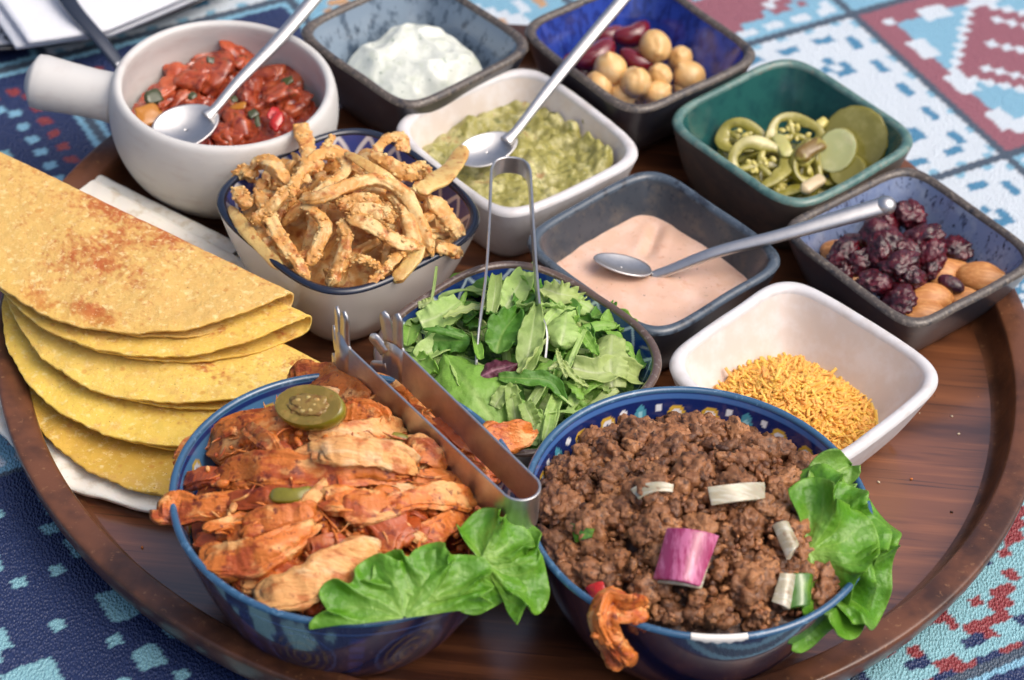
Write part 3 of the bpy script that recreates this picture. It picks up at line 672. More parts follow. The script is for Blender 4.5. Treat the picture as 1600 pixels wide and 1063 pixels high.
# ---- cheese shreds
chz = mat('orange_cheese', L(246, 168, 58), rough=.45, sss=.0, rand=0, attr=True, transl=.25, bump=(('n', 8, .2, .03),))
cb = SQ['cheese']; cc = at(1226, 632, 1.5)
def cheese_h(x, y):
    d = np.hypot((x-cc[0])/5.3, (y-cc[1])/4.5); return .75+1.9*sst(1.1, .0, d)
acc = Acc(); acc2 = Acc()
box = np.array([(x, y, z) for x in (-.5, .5) for y in (-.5, .5) for z in (-.5, .5)]); bf = np.array([(0, 1, 3, 2), (4, 6, 7, 5), (0, 4, 5, 1), (2, 3, 7, 6), (0, 2, 6, 4), (1, 5, 7, 3)])
for i in range(6500):
    u = rng.uniform(0, 1)**.55; t = rng.uniform(0, 2*np.pi); x = cc[0]+5.3*u*math.cos(t); y = cc[1]+4.5*u*math.sin(t)
    lim = in_bowl_a(cb['a'], cb['h'], cb['base'], cb['th'], cb['belly'], 1.7)-.1
    e = np.array([x, y])-cb['c']; cs, sn = math.cos(-cb['rot']), math.sin(-cb['rot']); q = (e[0]*cs-e[1]*sn, e[0]*sn+e[1]*cs)
    if max(abs(q[0]), abs(q[1])) > lim: continue
    z = cheese_h(x, y)+rng.uniform(-.25, .12)+.12*noise(np.array([x, y, 0.])*1.1)
    fr = frame((rng.normal(0, .6), rng.normal(0, .6), 1), rng.uniform(0, 6.3))
    ln = rng.uniform(.35, 1.15)*(1.3 if rng.random() < .15 else .85)
    b_ = box*np.array([ln, rng.uniform(.1, .17), rng.uniform(.06, .11)])
    b_[:, 2] += rng.uniform(-.25, .25)*(b_[:, 0]**2)
    g = rng.uniform(.92, 1.08); c0 = np.array(L(255, 206+rng.integers(-12, 14), 104)[:3])*g
    acc.add(b_@fr+(x, y, z), bf, c0)
o = acc.build('grated_cheese', chz, smooth=False); tag(o, 'heap of fine orange grated cheese in the white square bowl', 'cheese', kind='stuff')
bm_ = o.modifiers.new('soft_edges', 'BEVEL'); bm_.width = .02*S; bm_.segments = 1

# ---- chickpeas and kidney beans
cpm = mat('chickpea_skin', L(222, 178, 112), rough=.36, sss=.3, coat=.2, layers=((A(L(236, 204, 150), .7), 'n', 1.2, .45, .7),), bump=(('n', 4, .12, .04),), rand=.08)
kbm = mat('kidney_bean_skin', L(112, 24, 36), rough=.2, coat=.6, layers=((A(L(70, 12, 22), .7), 'n', .9, .5, .7), (A(L(150, 60, 70), .5), 'n', 4, .68, .78)))
def chickpea_mesh(seed):
    V, F = ico(4); V = V.copy()
    n = V/np.linalg.norm(V, axis=1)[:, None]
    r = 1+.06*n[:, 1]-.05*np.abs(n[:, 0])
    r = r*(1-.08*np.exp(-(n[:, 0]/.16)**2)*sst(-.2, .8, n[:, 2]+.5*n[:, 1]))
    r = r+.3*np.exp(-((n[:, 0])**2+(n[:, 1]-.42)**2*1.0+(n[:, 2]-.9)**2)/.045)
    r = r+.05*noise(n*1.7, seed)
    return n*r[:, None]*np.array([1, 1.05, .95]), F
chick = [  # px, py, radius px, height, label
    (1023, 72, 27, 3.5, 'topmost chickpea resting against the red beans'), (955, 109, 27, 3.4, 'large chickpea just below the red beans beside the spoon'), (993, 128, 26, 3.3, 'chickpea at the middle front of the pile with a pointed tip'),
    (1032, 119, 20, 2.9, 'smaller chickpea right behind the middle front one'), (1062, 93, 21, 2.6, 'shaded chickpea at the back right of the pile'), (1078, 119, 26, 2.5, 'chickpea at the far right against the blue wall'),
    (934, 133, 24, 2.8, 'chickpea at the left front by the brown rim'), (972, 150, 22, 2.4, 'half hidden chickpea at the front corner of the blue bowl'), (1026, 148, 23, 2.4, 'chickpea low at the front behind the rim'), (1068, 138, 18, 1.9, 'chickpea mostly hidden behind the right front rim'), (1000, 150, 16, 1.9, 'deepest chickpea at the front corner')]
for i, (px, py, rp, z, lab) in enumerate(chick):
    p = at(px, py, z); V, F = chickpea_mesh(i); rr = rp/29.5
    fr = frame((rng.normal(0, .5)-.3*0, rng.normal(0, .5)-.5, 1), rng.uniform(0, 6.3)) if i not in (1, 2) else frame((.1, -.2 if i == 1 else .3, 1), .3)
    o = mk('chickpea', V*rr@fr+p, F, cpm, origin=p); tag(o, lab+' in the blue bowl', 'chickpea', 'chickpeas in the blue bowl')
def bean_mesh(a, b, c, seed, bend=.25):
    V, F = ico(4); V = V.copy(); x = V[:, 0].copy()
    V = V*np.array([a, b, c]); V[:, 1] += bend*a*(x**2)-.1; V[:, 1] -= -.18*b*np.exp(-(x/.3)**2)*(V[:, 1] > 0)*(-1)*.8
    return V, F
beans = [(988, 53, 1.15, 20, 3.0, 'kidney bean at the top of the pile behind the chickpeas'), (950, 54, 1.0, 5, 2.8, 'dark red kidney bean at the back beside the spoon handle'), (930, 86, 1.35, 25, 3.0, 'large kidney bean left of the chickpeas under the spoon handle'),
         (996, 95, 1.1, -25, 2.7, 'shaded kidney bean wedged between the chickpeas'), (886, 92, .9, 20, 2.2, 'kidney bean by the left wall mostly behind the spoon'), (915, 112, 1.0, 30, 2.1, 'kidney bean low at the left front rim')]
for i, (px, py, a, ang, z, lab) in enumerate(beans):
    p = at(px, py, z); V, F = bean_mesh(a, a*.58, a*.55, i)
    fr = frame((.1, -.45, 1), R(ang)); o = mk('kidney_bean', V@fr+p, F, kbm, origin=p); tag(o, lab+' in the cobalt bowl', 'bean', 'kidney beans in the blue bowl')

# ---- almonds and dried cranberries
alm = mat('almond_skin', L(190, 124, 66), rough=.45, layers=((A(L(222, 162, 98), .8), 'n', 2.2, .42, .66, (.6, 3, 3)), (A(L(140, 78, 36), .6), 'n', 3, .6, .75, (.5, 4, 4))), bump=(('n', 3, .4, .06, (.5, 4, 4)),), rand=.1, coat=.15, coat_rough=.3)
almw = mat('almond_flesh', L(232, 214, 182), rough=.6, bump=(('n', 5, .3, .04),))
crn = mat('dried_cranberry', L(84, 14, 28), rough=.28, sss=.2, ssr=(1, .1, .1), coat=.5, coat_rough=.2, layers=((A(L(36, 8, 18), .85), 'n', 1.3, .45, .62), (A(L(150, 36, 40), .7), 'n', 2, .6, .75)), bump=(('n', 3, .9, .14), ('v', 2.4, .6, .12)), rand=.25)
def almond_mesh(a, b, c, seed):
    V, F = ico(4); V = V.copy(); x = V[:, 0]
    tp = 1-.42*sst(-.1, 1.1, x)
    W = np.stack([x*a+.12*a*np.maximum(x, 0)**3, V[:, 1]*b*tp, V[:, 2]*c*tp], 1)
    return W+.02*noise(W*2, seed)[:, None], F
almonds = [(1477, 426, 1.25, .82, 10, 1.9, 'almond in the middle behind the lone cranberry'), (1537, 434, 1.35, .85, 8, 2.2, 'large almond at the right with a chipped pale tip'), (1452, 466, 1.25, .78, 0, 2.3, 'almond at the front beside the cranberry heap'),
           (1508, 469, 1.2, .7, 12, 2.0, 'almond at the right front behind the rim'), (1442, 493, 1.2, .7, 4, 2.2, 'almond lowest at the front corner rim'), (1316, 396, 1.15, .7, 5, 2.2, 'pale almond at the left under a cranberry'), (1336, 440, .9, .6, -10, 1.7, 'almond mostly hidden at the left front rim'), (1490, 455, 1.1, .7, -20, 1.2, 'almond buried in the middle of the nuts')]
for i, (px, py, a, b, ang, z, lab) in enumerate(almonds):
    p = at(px, py, z); V, F = almond_mesh(a, b, .5, i); fr = frame((.15*(-1)**i, -.5, 1), R(ang)+(math.pi if i in (2, 4) else 0))
    t = mk('almond', V@fr+p, F, alm, origin=p); tag(t, lab+' of the speckled bowl', 'almond', 'almonds in the speckled bowl')
    if i == 1:
        V, F = ico(3); V = V*np.array([.3, .42, .34])*(1+.3*fbm(V*1.6, 2, 5))[:, None]
        mk('chipped_tip', (V+np.array([1.12, -.12, .1]))@fr+p, F, almw, t)
cran = [(1424, 336, .9, 3.0, 'reddest dried cranberry high at the back, right of the spoon end'), (1384, 345, .85, 2.9, 'dark dried cranberry right behind the spoon handle end'), (1380, 378, 1.05, 3.2, 'blackish wrinkled cranberry at the top middle of the heap'), (1438, 375, 1.05, 2.9, 'long dark cranberry in the back middle'),
        (1489, 391, .8, 2.3, 'separate dark cranberry at the right of the heap by the wall'), (1319, 398, .85, 2.8, 'purple cranberry on the pale almond at the left'), (1318, 422, .7, 2.3, 'red cranberry at the left rim below the almond'), (1367, 441, .95, 2.9, 'round cupped cranberry at the front left'),
        (1402, 469, .98, 2.7, 'wrinkled crimson cranberry lowest at the front rim'), (1404, 413, .95, 3.2, 'shiny dark cranberry in the centre of the heap'), (1425, 434, .85, 2.8, 'small dark cranberry touching the front almond'), (1486, 444, .62, 2.7, 'lone small smooth cranberry lying on the almonds'),
        (1373, 398, .7, 3.2, 'squarish cranberry left of the heap centre'), (1352, 412, .8, 2.6, 'dark cranberry in the left of the heap'), (1455, 400, .85, 2.8, 'dark cranberry right of the heap centre'), (1395, 440, .8, 2.5, 'cranberry low between the front ones'), (1420, 395, .85, 2.9, 'cranberry just behind the shiny one'), (1340, 380, .7, 2.2, 'cranberry in the shade under the spoon handle'), (1450, 418, .7, 2.4, 'cranberry beside the middle almond')]
for i, (px, py, r, z, lab) in enumerate(cran):
    p = at(px, py, z); V, F = ico(4)
    n = fbm(V*1.5, 3, i*5); ridg = np.abs(fbm(V*2.4, 2, i*5+2))
    V = V*np.array([r*1.05, r*.8, r*.55])*(1+.38*n-.85*ridg+.22)[:, None]
    if i == 11: V = ico(4)[0]*np.array([.72, .42, .38])
    fr = frame((rng.normal(0, .5), rng.normal(-.3, .5), 1), rng.uniform(0, 6.3)) if i != 11 else frame((0, -.4, 1), R(-25))
    o = mk('dried_cranberry', V@fr+p, F, crn, origin=p); tag(o, lab+' in the speckled bowl', 'cranberry', 'dried cranberries in the speckled bowl')

# ---- pickles
jal = mat('pickled_jalapeno', L(152, 144, 58), rough=.22, sss=.3, ssr=(1, 1, .3), coat=.6, layers=((A(L(188, 178, 98), .8), 'n', 1.2, .45, .65), (A(L(116, 106, 32), .6), 'n', 2.4, .58, .72)), bump=(('n', 4, .25, .05),), rand=.1)
jsk = mat('jalapeno_skin', L(126, 118, 32), rough=.18, coat=.7, layers=((A(L(140, 132, 40), .7), 'n', 1.5, .45, .7),))
jsd = mat('jalapeno_seed', L(196, 184, 100), rough=.35, coat=.3)
pkl = mat('pickle_flesh', L(134, 128, 56), rough=.2, sss=.35, ssr=(1, 1, .4), coat=.6, layers=((A(L(160, 154, 88), .7), 'n', 1.1, .45, .7), (A(L(126, 122, 52), .5), 'n', 3, .6, .75)))
pks = mat('pickle_skin', L(120, 112, 22), rough=.25, coat=.5, layers=((A(L(82, 84, 22), .8), 'n', 2.5, .5, .65),), bump=(('n', 5, .5, .08),))
def ring_slice(label, p, nrm, r, hole, th, seed, squash=1.0, roll=0, arc=(0, 2*np.pi), lobes=3, cat='jalapeno slice', name='jalapeno_slice', group='pickled jalapeno slices in the green bowl', seeds=8):
    t = thing(name, label, cat, p, group); fr = frame(nrm, roll); n = 72; full = arc[1]-arc[0] > 6.2
    a = np.linspace(arc[0], arc[1], n, endpoint=not full)
    ro = r*(1+.06*np.cos(lobes*a+1)+.06*noise(np.stack([np.cos(a)*1.3, np.sin(a)*1.3, a*0+seed], -1)))
    ri = r*hole*(1+.16*np.cos(lobes*a)+.2*noise(np.stack([np.cos(a)*2, np.sin(a)*2, a*0+seed+3], -1)))
    bend = .12*r*np.cos(2*a+seed)
    def rows(prof): return np.concatenate([np.stack([rr*np.cos(a), rr*np.sin(a)*squash, zz+bend*rr/r], -1)[None] for rr, zz in prof]).reshape(-1, 3)@fr+np.asarray(p)
    skin = rows([(ro-.04, -th/2), (ro, -th/2+.04), (ro+.02, 0), (ro, th/2-.04), (ro-.04, th/2)]); mk('skin', skin, grid_faces(5, n, full), jsk, t)
    fl = rows([(ro-.04, th/2), (ro*.6+ri*.4, th/2+.03), (ri+.04, th/2-.02), (ri, th/4), (ri, -th/4), (ri+.04, -th/2), (ro*.6+ri*.4, -th/2), (ro-.04, -th/2)])
    mk('flesh', fl, grid_faces(8, n, full), jal, t)
    if seeds:
        rs = np.random.default_rng(seed)
        acc = Acc(); V0, F0 = ico(2)
        for k in range(3):
            aa = 2*np.pi*k/3+seed; q = np.array([math.cos(aa)*r*hole*.5, math.sin(aa)*r*hole*.5*squash, 0])
            acc.add((V0*np.array([r*hole*.62, .2, th*.45])@np.array([[math.cos(aa), math.sin(aa), 0], [-math.sin(aa), math.cos(aa), 0], [0, 0, 1]])+q)@fr+p, F0)
        acc.build('pith', jal, t)
        for k in range(seeds):
            aa = rs.uniform(0, 6.3); rr = r*hole*rs.uniform(.2, .8); q = np.array([math.cos(aa)*rr, math.sin(aa)*rr*squash, rs.uniform(0, th*.5)])
            mk('seed', (V0*np.array([.2, .15, .07])@frame((rs.normal(0, .4), rs.normal(0, .4), 1), aa)+q)@fr+p, F0, jsd, t)
    return t
def disc_slice(label, p, nrm, r, th, seed, roll=0, squash=1, wavy=.45, cat='pickle slice', name='pickle_slice', group='pickle slices in the green bowl', skin=pks, flesh=pkl):
    t = thing(name, label, cat, p, group); fr = frame(nrm, roll); n = 84; a = np.linspace(0, 2*np.pi, n, endpoint=False)
    ro = r*(1+wavy*(.03*np.sin(2*a+seed)+.012*np.sin(13*a+seed)+.01*np.sin(19*a)))
    def rows(prof): return np.concatenate([np.stack([rr*np.cos(a), rr*np.sin(a)*squash, a*0+zz], -1)[None] for rr, zz in prof]).reshape(-1, 3)@fr+np.asarray(p)
    mk('skin', rows([(ro-.07, -th/2), (ro, -th/2+.06), (ro+.02, 0), (ro, th/2-.06), (ro-.07, th/2)]), grid_faces(5, n, True), skin, t)
    pr = [(ro-.07, th/2), (ro*.85, th/2+.02), (ro*.7, th/2-.01), (ro*.4, th/2-.03), (ro*.02, th/2-.02)]
    mk('flesh', np.vstack([rows(pr), rows([(q[0], -q[1]) for q in pr])]), np.vstack([grid_faces(5, n, True), grid_faces(5, n, True)[:, ::-1]+5*n]), flesh, t)
    return t
ring_slice('large jalapeno ring with seeds at the left front of the green bowl', at(1185, 258, 2.9), (.05, -.5, 1), 1.8, .6, .3, 3, .85, .4)
ring_slice('jalapeno ring standing arched in the middle of the green bowl', at(1240, 212, 2.9), (.1, -.9, .9), 1.6, .6, .3, 6, .75, 0)
ring_slice('jalapeno ring at the back left of the green bowl', at(1158, 215, 2.6), (-.2, -.7, 1), 1.4, .5, .3, 9, .7, .2)
ring_slice('curled jalapeno ring at the front middle of the green bowl', at(1262, 258, 2.7), (.7, -.5, .7), 1.35, .62, .45, 12, .8, .9, seeds=4)
ring_slice('jalapeno ring under the others at the front rim of the green bowl', at(1215, 285, 2.1), (.0, -.2, 1), 1.5, .55, .4, 15, .9, .2)
for q, (px, py, zz) in enumerate(((1180, 235, 1.9), (1228, 245, 1.8), (1275, 275, 1.6), (1300, 262, 1.9), (1195, 278, 1.5), (1245, 290, 1.4), (1150, 238, 1.7), (1340, 262, 1.6))):
    ring_slice('jalapeno ring buried in the pickle pile, %s' % ['below the large left ring', 'under the arched middle ring', 'at the front corner', 'under the pale oval slice', 'low at the left front wall', 'lowest at the front rim', 'against the left wall', 'under the big pickle slice'][q], at(px, py, zz), (rng.normal(0, .5), rng.normal(-.2, .4), 1), rng.uniform(1.1, 1.5), .5, .35, 30+q, .85, q, seeds=3)
disc_slice('big round pickle slice leaning upright on the right wall of the green bowl', at(1337, 217, 3.0), (-.35, -.85, .65), 1.75, .4, 1)
disc_slice('dark edged pickle slice behind the big round one', at(1366, 220, 2.8), (-.2, -.8, .5), 1.45, .45, 4)
disc_slice('pale oval pickle slice in front of the big round one', at(1307, 236, 3.0), (-.3, -.7, .75), 1.05, .3, 7, squash=1.2, flesh=mat('pale_pickle', L(186, 190, 132), rough=.2, sss=.4, coat=.6, layers=((A(L(210, 208, 160), .7), 'n', .9, .45, .7),)), skin=pkl)
disc_slice('small pickle slice low at the front rim of the green bowl', at(1325, 268, 2.4), (-.3, -.4, .8), 1.0, .35, 9)
def chunk(name, label, cat, P, wd, tk, mt, up=(0, -.5, 1), seed=0, amp=.1, freq=1.6, group=None, nr=18, per=10, power=3, twist=0, taper=.7, endp=.5):
    C = catmull(np.array(P), per); n = len(C); s = np.linspace(0, 1, n)
    prof = np.clip(np.minimum(s, 1-s)/(.16), 0, 1)**endp
    prof = taper*.0+prof*(1-.25*(1-taper)*s)
    V, F = tube(C, np.maximum(wd*prof, .02), np.maximum(tk*prof, .02), up, nr, power, twist)
    V = jitter(V, F, amp, freq, seed)
    o = mk(name, V, F, mt); tag(o, label, cat, group); return o
chunk('pickle_wedge', 'brown edged pickle wedge in the middle of the green bowl', 'pickle', [at(1243, 250, 3.3), at(1268, 232, 3.5), at(1290, 222, 3.5)], .9, .6, mat('brown_pickle', L(118, 92, 34), rough=.3, coat=.5, layers=((A(L(160, 150, 60), .9), 'n', 1.6, .5, .62),)), seed=2)
chunk('pickle_strip', 'pale upright pickle strip between the rings of the green bowl', 'pickle', [at(1213, 210, 3.3), at(1224, 228, 3.4), at(1232, 246, 3.2)], .75, .25, mat('pale_strip', L(190, 186, 112), rough=.25, sss=.3, coat=.5), seed=5, amp=.04)
chunk('onion_chunk', 'pale pink pickled chunk at the front rim of the green bowl', 'pickle', [at(1252, 300, 2.9), at(1270, 288, 3.0), at(1288, 277, 3.0)], .7, .5, mat('pale_pink_pickle', L(206, 186, 146), rough=.25, sss=.3, coat=.5), seed=8, amp=.05)
chunk('jalapeno_bit', 'small yellow pepper bit by the back wall of the green bowl', 'pepper', [at(1277, 198, 3.3), at(1284, 192, 3.4), at(1291, 187, 3.4)], .55, .4, jsd, seed=9, amp=.08)

# ---- salsa
sal = mat('salsa_sauce', L(168, 70, 38), rough=.18, sss=.25, ssr=(1, .2, .1), coat=.8, coat_rough=.05, layers=((A(L(112, 26, 16), .8), 'n', 1.1, .45, .62), (A(L(178, 74, 32), .7), 'n', 2, .58, .7), (A(L(52, 62, 24), .8), 'n', 3.5, .7, .75)), bump=(('n', 3, .4, .1),))
tom = mat('tomato_chunk', L(178, 80, 46), rough=.25, sss=.2, ssr=(1, .25, .15), coat=.5, coat_rough=.12, layers=((A(L(200, 104, 60), .7), 'n', 1.0, .5, .68), (A(L(112, 28, 18), .85), 'n', 1.6, .5, .66), (A(L(96, 76, 30), .7), 'n', 2.4, .62, .72)), bump=(('n', 3.5, .4, .08),), rand=.2)
herb = mat('herb_bit', L(58, 64, 26), rough=.3, coat=.5, rand=.3)
yel = mat('yellow_pepper', L(178, 116, 36), rough=.25, coat=.6)
redp = mat('red_pepper', L(186, 30, 20), rough=.15, coat=.8)
st = thing('tomato_salsa', 'chunky red tomato salsa with herbs in the white handled pot', 'salsa', (*SP, 2))
PB = dict(c=np.array(SP), a=5.6, h=SPH, base=4.1, th=.5, belly=.5, n=2, rot=0)
def sah(x, y, r): return .45*NX(x, y, .6, 3)+.6*np.abs(NX(x, y, 1.0, 5))+.2*NX(x, y, 2.4, 8)+.55*sst(-1, 4, y-SP[1]+.3*(x-SP[0]))*.8
fill('sauce', None, None, PB, 3.5, sah, sal, nr=60, nt=180, parent=st, margin=.12)
sq = [(262, 145, .8), (300, 130, .9), (330, 118, 1.0), (350, 105, .9), (375, 85, 1.1), (285, 160, .8), (410, 125, .9), (430, 150, .9), (455, 130, .8), (455, 165, .9), (405, 170, .8), (475, 175, .7), (370, 205, .8), (420, 200, .8), (345, 175, .7), (320, 100, .8), (250, 160, .7), (390, 140, .8), (280, 120, .7), (355, 215, .7)]
for i, (px, py, r) in enumerate(sq):
    zz = 3.55+.5*sst(200, 80, py)+.25*((i*7) % 5-2)/2; p = at(px, py, zz); V, F = ico(4)
    V = np.sign(V)*np.abs(V)**.75*np.array([r*1.15, r*.95, r*.62])*(1+.85*fbm(V*1.1, 4, i))[:, None]
    mk('tomato_chunk', V@frame((rng.normal(0, .4), rng.normal(-.2, .4), 1), rng.uniform(0, 6))+p, F, tom, st)
for i, (px, py, a, b, c, mt, nm) in enumerate([(232, 180, .9, .6, .4, yel, 'yellow_pepper_piece'), (374, 166, .5, .2, .12, yel, 'seed'), (432, 190, .65, .35, .3, redp, 'red_pepper_piece'), (427, 178, .3, .5, .3, redp, 'red_pepper_piece'), (240, 152, .6, .5, .3, herb, 'herb_piece'), (395, 178, .35, .25, .12, herb, 'herb_piece'), (448, 128, .4, .3, .2, herb, 'herb_piece'), (402, 190, .4, .15, .1, herb, 'herb_piece'), (330, 95, .3, .25, .15, herb, 'herb_piece'), (365, 155, .25, .2, .1, herb, 'herb_piece'), (300, 150, .3, .2, .12, herb, 'herb_piece')]):
    p = at(px, py, 4.5+.3*sst(200, 80, py)); V, F = ico(3)
    mk(nm, (np.sign(V)*np.abs(V)**.7*np.array([a*.8, b*.9, c*.45])*(1+.6*fbm(V*1.1, 3, i+40))[:, None])@frame((.2+.4*math.sin(i*5), -.4, 1), i*.7)+p, F, mt, st)
# ================================================================ fried onions
def bump_tube(C, wd, tk, up, seed, amp, freq, nr=16, power=2.4, twist=0, prof=None):
    n = len(C); s = np.linspace(0, 1, n)
    pr = np.clip(np.minimum(s, 1-s)/.08, 0, 1)**.5 if prof is None else prof
    wv = 1+.22*noise(np.stack([s*5, s*0, s*0+seed], -1), seed)
    V, F = tube(C, np.maximum(wd*pr*wv, .02), np.maximum(tk*pr*(2-wv), .02), up, nr, power, twist)
    return jitter(V, F, amp, freq, seed), F
onm = mat('battered_onion', L(214, 156, 84), rough=.5, sss=.25, ssr=(1, .7, .4), coat=.15, coat_rough=.35, rand=.12,
          layers=((A(L(232, 200, 138), .85), 'n', .9, .46, .6), (A(L(180, 100, 42), .8), 'n', 1.5, .52, .66), (A(L(240, 214, 164), .5), 'n', 4, .58, .7), (A(L(130, 66, 28), .6), 'n', 4.5, .62, .74), (A(L(34, 22, 14), .95), 'n', 6, .735, .75)), bump=(('n', 6, .6, .06), ('n', 14, .3, .03)))
onp = mat('pale_onion', L(218, 186, 116), rough=.35, sss=.4, coat=.3, layers=((A(L(200, 150, 80), .8), 'n', 1.2, .46, .62), (A(L(176, 104, 46), .85), 'n', 2.2, .54, .68), (A(L(40, 26, 16), .9), 'n', 6, .74, .755)), bump=(('n', 5, .8, .07), ('n', 12, .4, .03)))
def crusty(V, F, n, seed, r0=.05, r1=.14):
    """crumbs of batter grown onto the piece's own mesh"""
    rs = np.random.default_rng(seed+900); V0, F0 = ico(2); VV = [V]; FF = [np.vstack([F[:, [0, 1, 2]], F[:, [0, 2, 3]]])]; k = len(V)
    for j in rs.integers(0, len(V), n):
        r = rs.uniform(r0, r1)
        VV.append(V0*(r*(1+.5*noise(V0*1.5, j % 97)))[:, None]*np.array([1.2, 1, .8])+V[j]*1.0); FF.append(F0+k); k += len(V0)
    return np.vstack(VV), np.vstack(FF)
def on_z(x, y): r = np.hypot(x-ON['c'][0], y-ON['c'][1])/6.0; return 5.0+2.0*max(0, 1-r*r)
def onion(label, pts, wpx, zoff=0, mt=None, seed=0, tk=.6, up=None, twist=0):
    if isinstance(zoff, (int, float)): zoff = [zoff]*len(pts)
    P = [at_dome(330+x/2.798, 170+y/2.798, on_z, dz) for (x, y), dz in zip(pts, zoff)]
    C = catmull(P, 9); wd = wpx/2.798/31.
    V, F = meat(C, wd*.86, wd*tk*.9, (0, -.4, 1) if up is None else up, seed, .2 if mt is None else .1, .1 if mt is None else .035, .35, nr=26, power=2.8, twist=twist, endp=.4, wv=.45, per=70)
    if mt is None: V, F = crusty(V, F, 34, seed, .04, .11)
    o = mk('onion_string', V, F, mt or onm); tag(o, label, 'fried onion', 'fried onion strings in the cream bowl'); return o
OS = [
    ('tall crisp onion string sticking up highest at the back of the bowl', [(392, 70), (400, 110), (420, 170), (418, 240), (400, 300)], 72, [1.0, .8, .3, 0, -.4]),
    ('knobbly pale onion piece at the left edge of the bowl', [(105, 300), (150, 270), (190, 300)], 80, [.2, .3, 0]),
    ('chunky golden onion piece with black specks at the upper left of the pile', [(180, 250), (240, 230), (290, 270), (330, 335)], 85, [.4, .6, .5, .3]),
    ('long pale onion strip lying along the left front rim', [(85, 430), (130, 500), (210, 600), (310, 700)], 62, [.4, .3, .1, 0], onp),
    ('long battered string running down the left front beside the pale strip', [(200, 360), (250, 460), (310, 570), (370, 660), (420, 745)], 66, [.3, .3, .3, .2, .1]),
    ('short string slanting across the left side of the pile', [(330, 345), (280, 410), (225, 460), (185, 505)], 62, [.9, .8, .6, .4]),
    ('stubby onion string near the left rim', [(110, 350), (135, 390), (165, 430)], 66, [.6, .6, .5]),
    ('curved onion string hanging over the dark gap at front left', [(400, 415), (450, 450), (500, 510), (470, 590), (430, 690)], 64, [.5, .6, .5, .3, 0]),
    ('knotty upright string at the front centre of the bowl', [(570, 490), (590, 570), (560, 680), (515, 775)], 74, [.5, .6, .4, .2]),
    ('longest arching onion string sweeping over the top to the right', [(395, 395), (480, 385), (590, 340), (710, 310), (820, 350), (890, 440), (930, 540), (960, 640)], 66, [.8, 1.0, 1.1, 1.1, 1.0, .8, .6, .3]),
    ('looped onion ring at the upper left of the pile', [(430, 320), (400, 290), (430, 230), (500, 195), (570, 210), (590, 270), (530, 320), (440, 375)], 56, [.4, .5, .7, .8, .7, .6, .7, .7]),
    ('pale thin string near the top running to the right', [(590, 195), (660, 235), (740, 285), (810, 330)], 50, [1.0, 1.1, 1.1, .9], onp),
    ('bent onion piece at the back right rim', [(715, 190), (770, 130), (830, 130), (845, 185)], 62, [.6, .9, .9, .5]),
    ('wide pale onion strip poking out over the right rim towards the guacamole', [(900, 360), (960, 330), (1030, 280), (1080, 220), (1095, 165)], 100, [.5, .7, .9, 1.1, 1.2], onp),
    ('flat onion strip in the middle of the pile', [(560, 430), (640, 400), (740, 410)], 80, [.9, .9, .9]),
    ('string with rough batter lying to the right of centre', [(600, 465), (680, 500), (760, 550), (840, 590), (910, 600)], 74, [.9, 1.0, .9, .8, .6]),
    ('little crisp nub in the centre of the pile', [(760, 425), (775, 460), (785, 500)], 44, [1.0, 1.0, .9]),
    ('battered string lying along the right side wall', [(955, 395), (1020, 460), (1070, 530), (1105, 590)], 74, [.5, .4, .2, 0]),
    ('small crumbly piece low at the front right', [(640, 655), (700, 670), (745, 695)], 52, [.4, .4, .3]),
    ('string rising from the front rim at right of centre', [(690, 770), (750, 710), (810, 650), (850, 600)], 52, [.1, .3, .5, .6]),
    ('pale wide strip at the front right rim', [(800, 750), (850, 700), (890, 640), (900, 590)], 78, [.1, .3, .5, .6], onp),
    ('string crossing behind the long arch', [(700, 200), (760, 230), (830, 270), (900, 300)], 70, [.7, .8, .7, .5]),
    ('string at the upper middle in the shade of the tall one', [(350, 380), (375, 310), (420, 260), (490, 240)], 52, [.7, .7, .6, .5]),
    ('thin curl at the back of the pile', [(480, 190), (515, 150), (530, 125)], 34, [.6, .8, .9]),
    ('crumbly piece lying low at the right rim', [(985, 620), (1040, 615), (1090, 640)], 58, [.2, .2, 0]),
    ('string end behind the right side of the pile', [(860, 270), (920, 250), (960, 280)], 50, [.3, .4, .2]),
    ('rough batter clump in the centre', [(620, 470), (650, 440), (710, 450), (730, 500)], 70, [.7, .9, .9, .7]),
    ('string curving along inside the left wall', [(150, 440), (200, 520), (260, 620), (330, 690)], 55, -.3),
    ('string below the long arch at right', [(780, 360), (840, 430), (870, 520), (890, 620)], 70, [.5, .6, .5, .3]),
]
for i, e in enumerate(OS):
    onion(e[0], e[1], e[2], e[3], e[4] if len(e) > 4 else None, i*3+1, twist=rng.uniform(-.9, .9), tk=.3 if len(e) > 4 else rng.uniform(.38, .66))
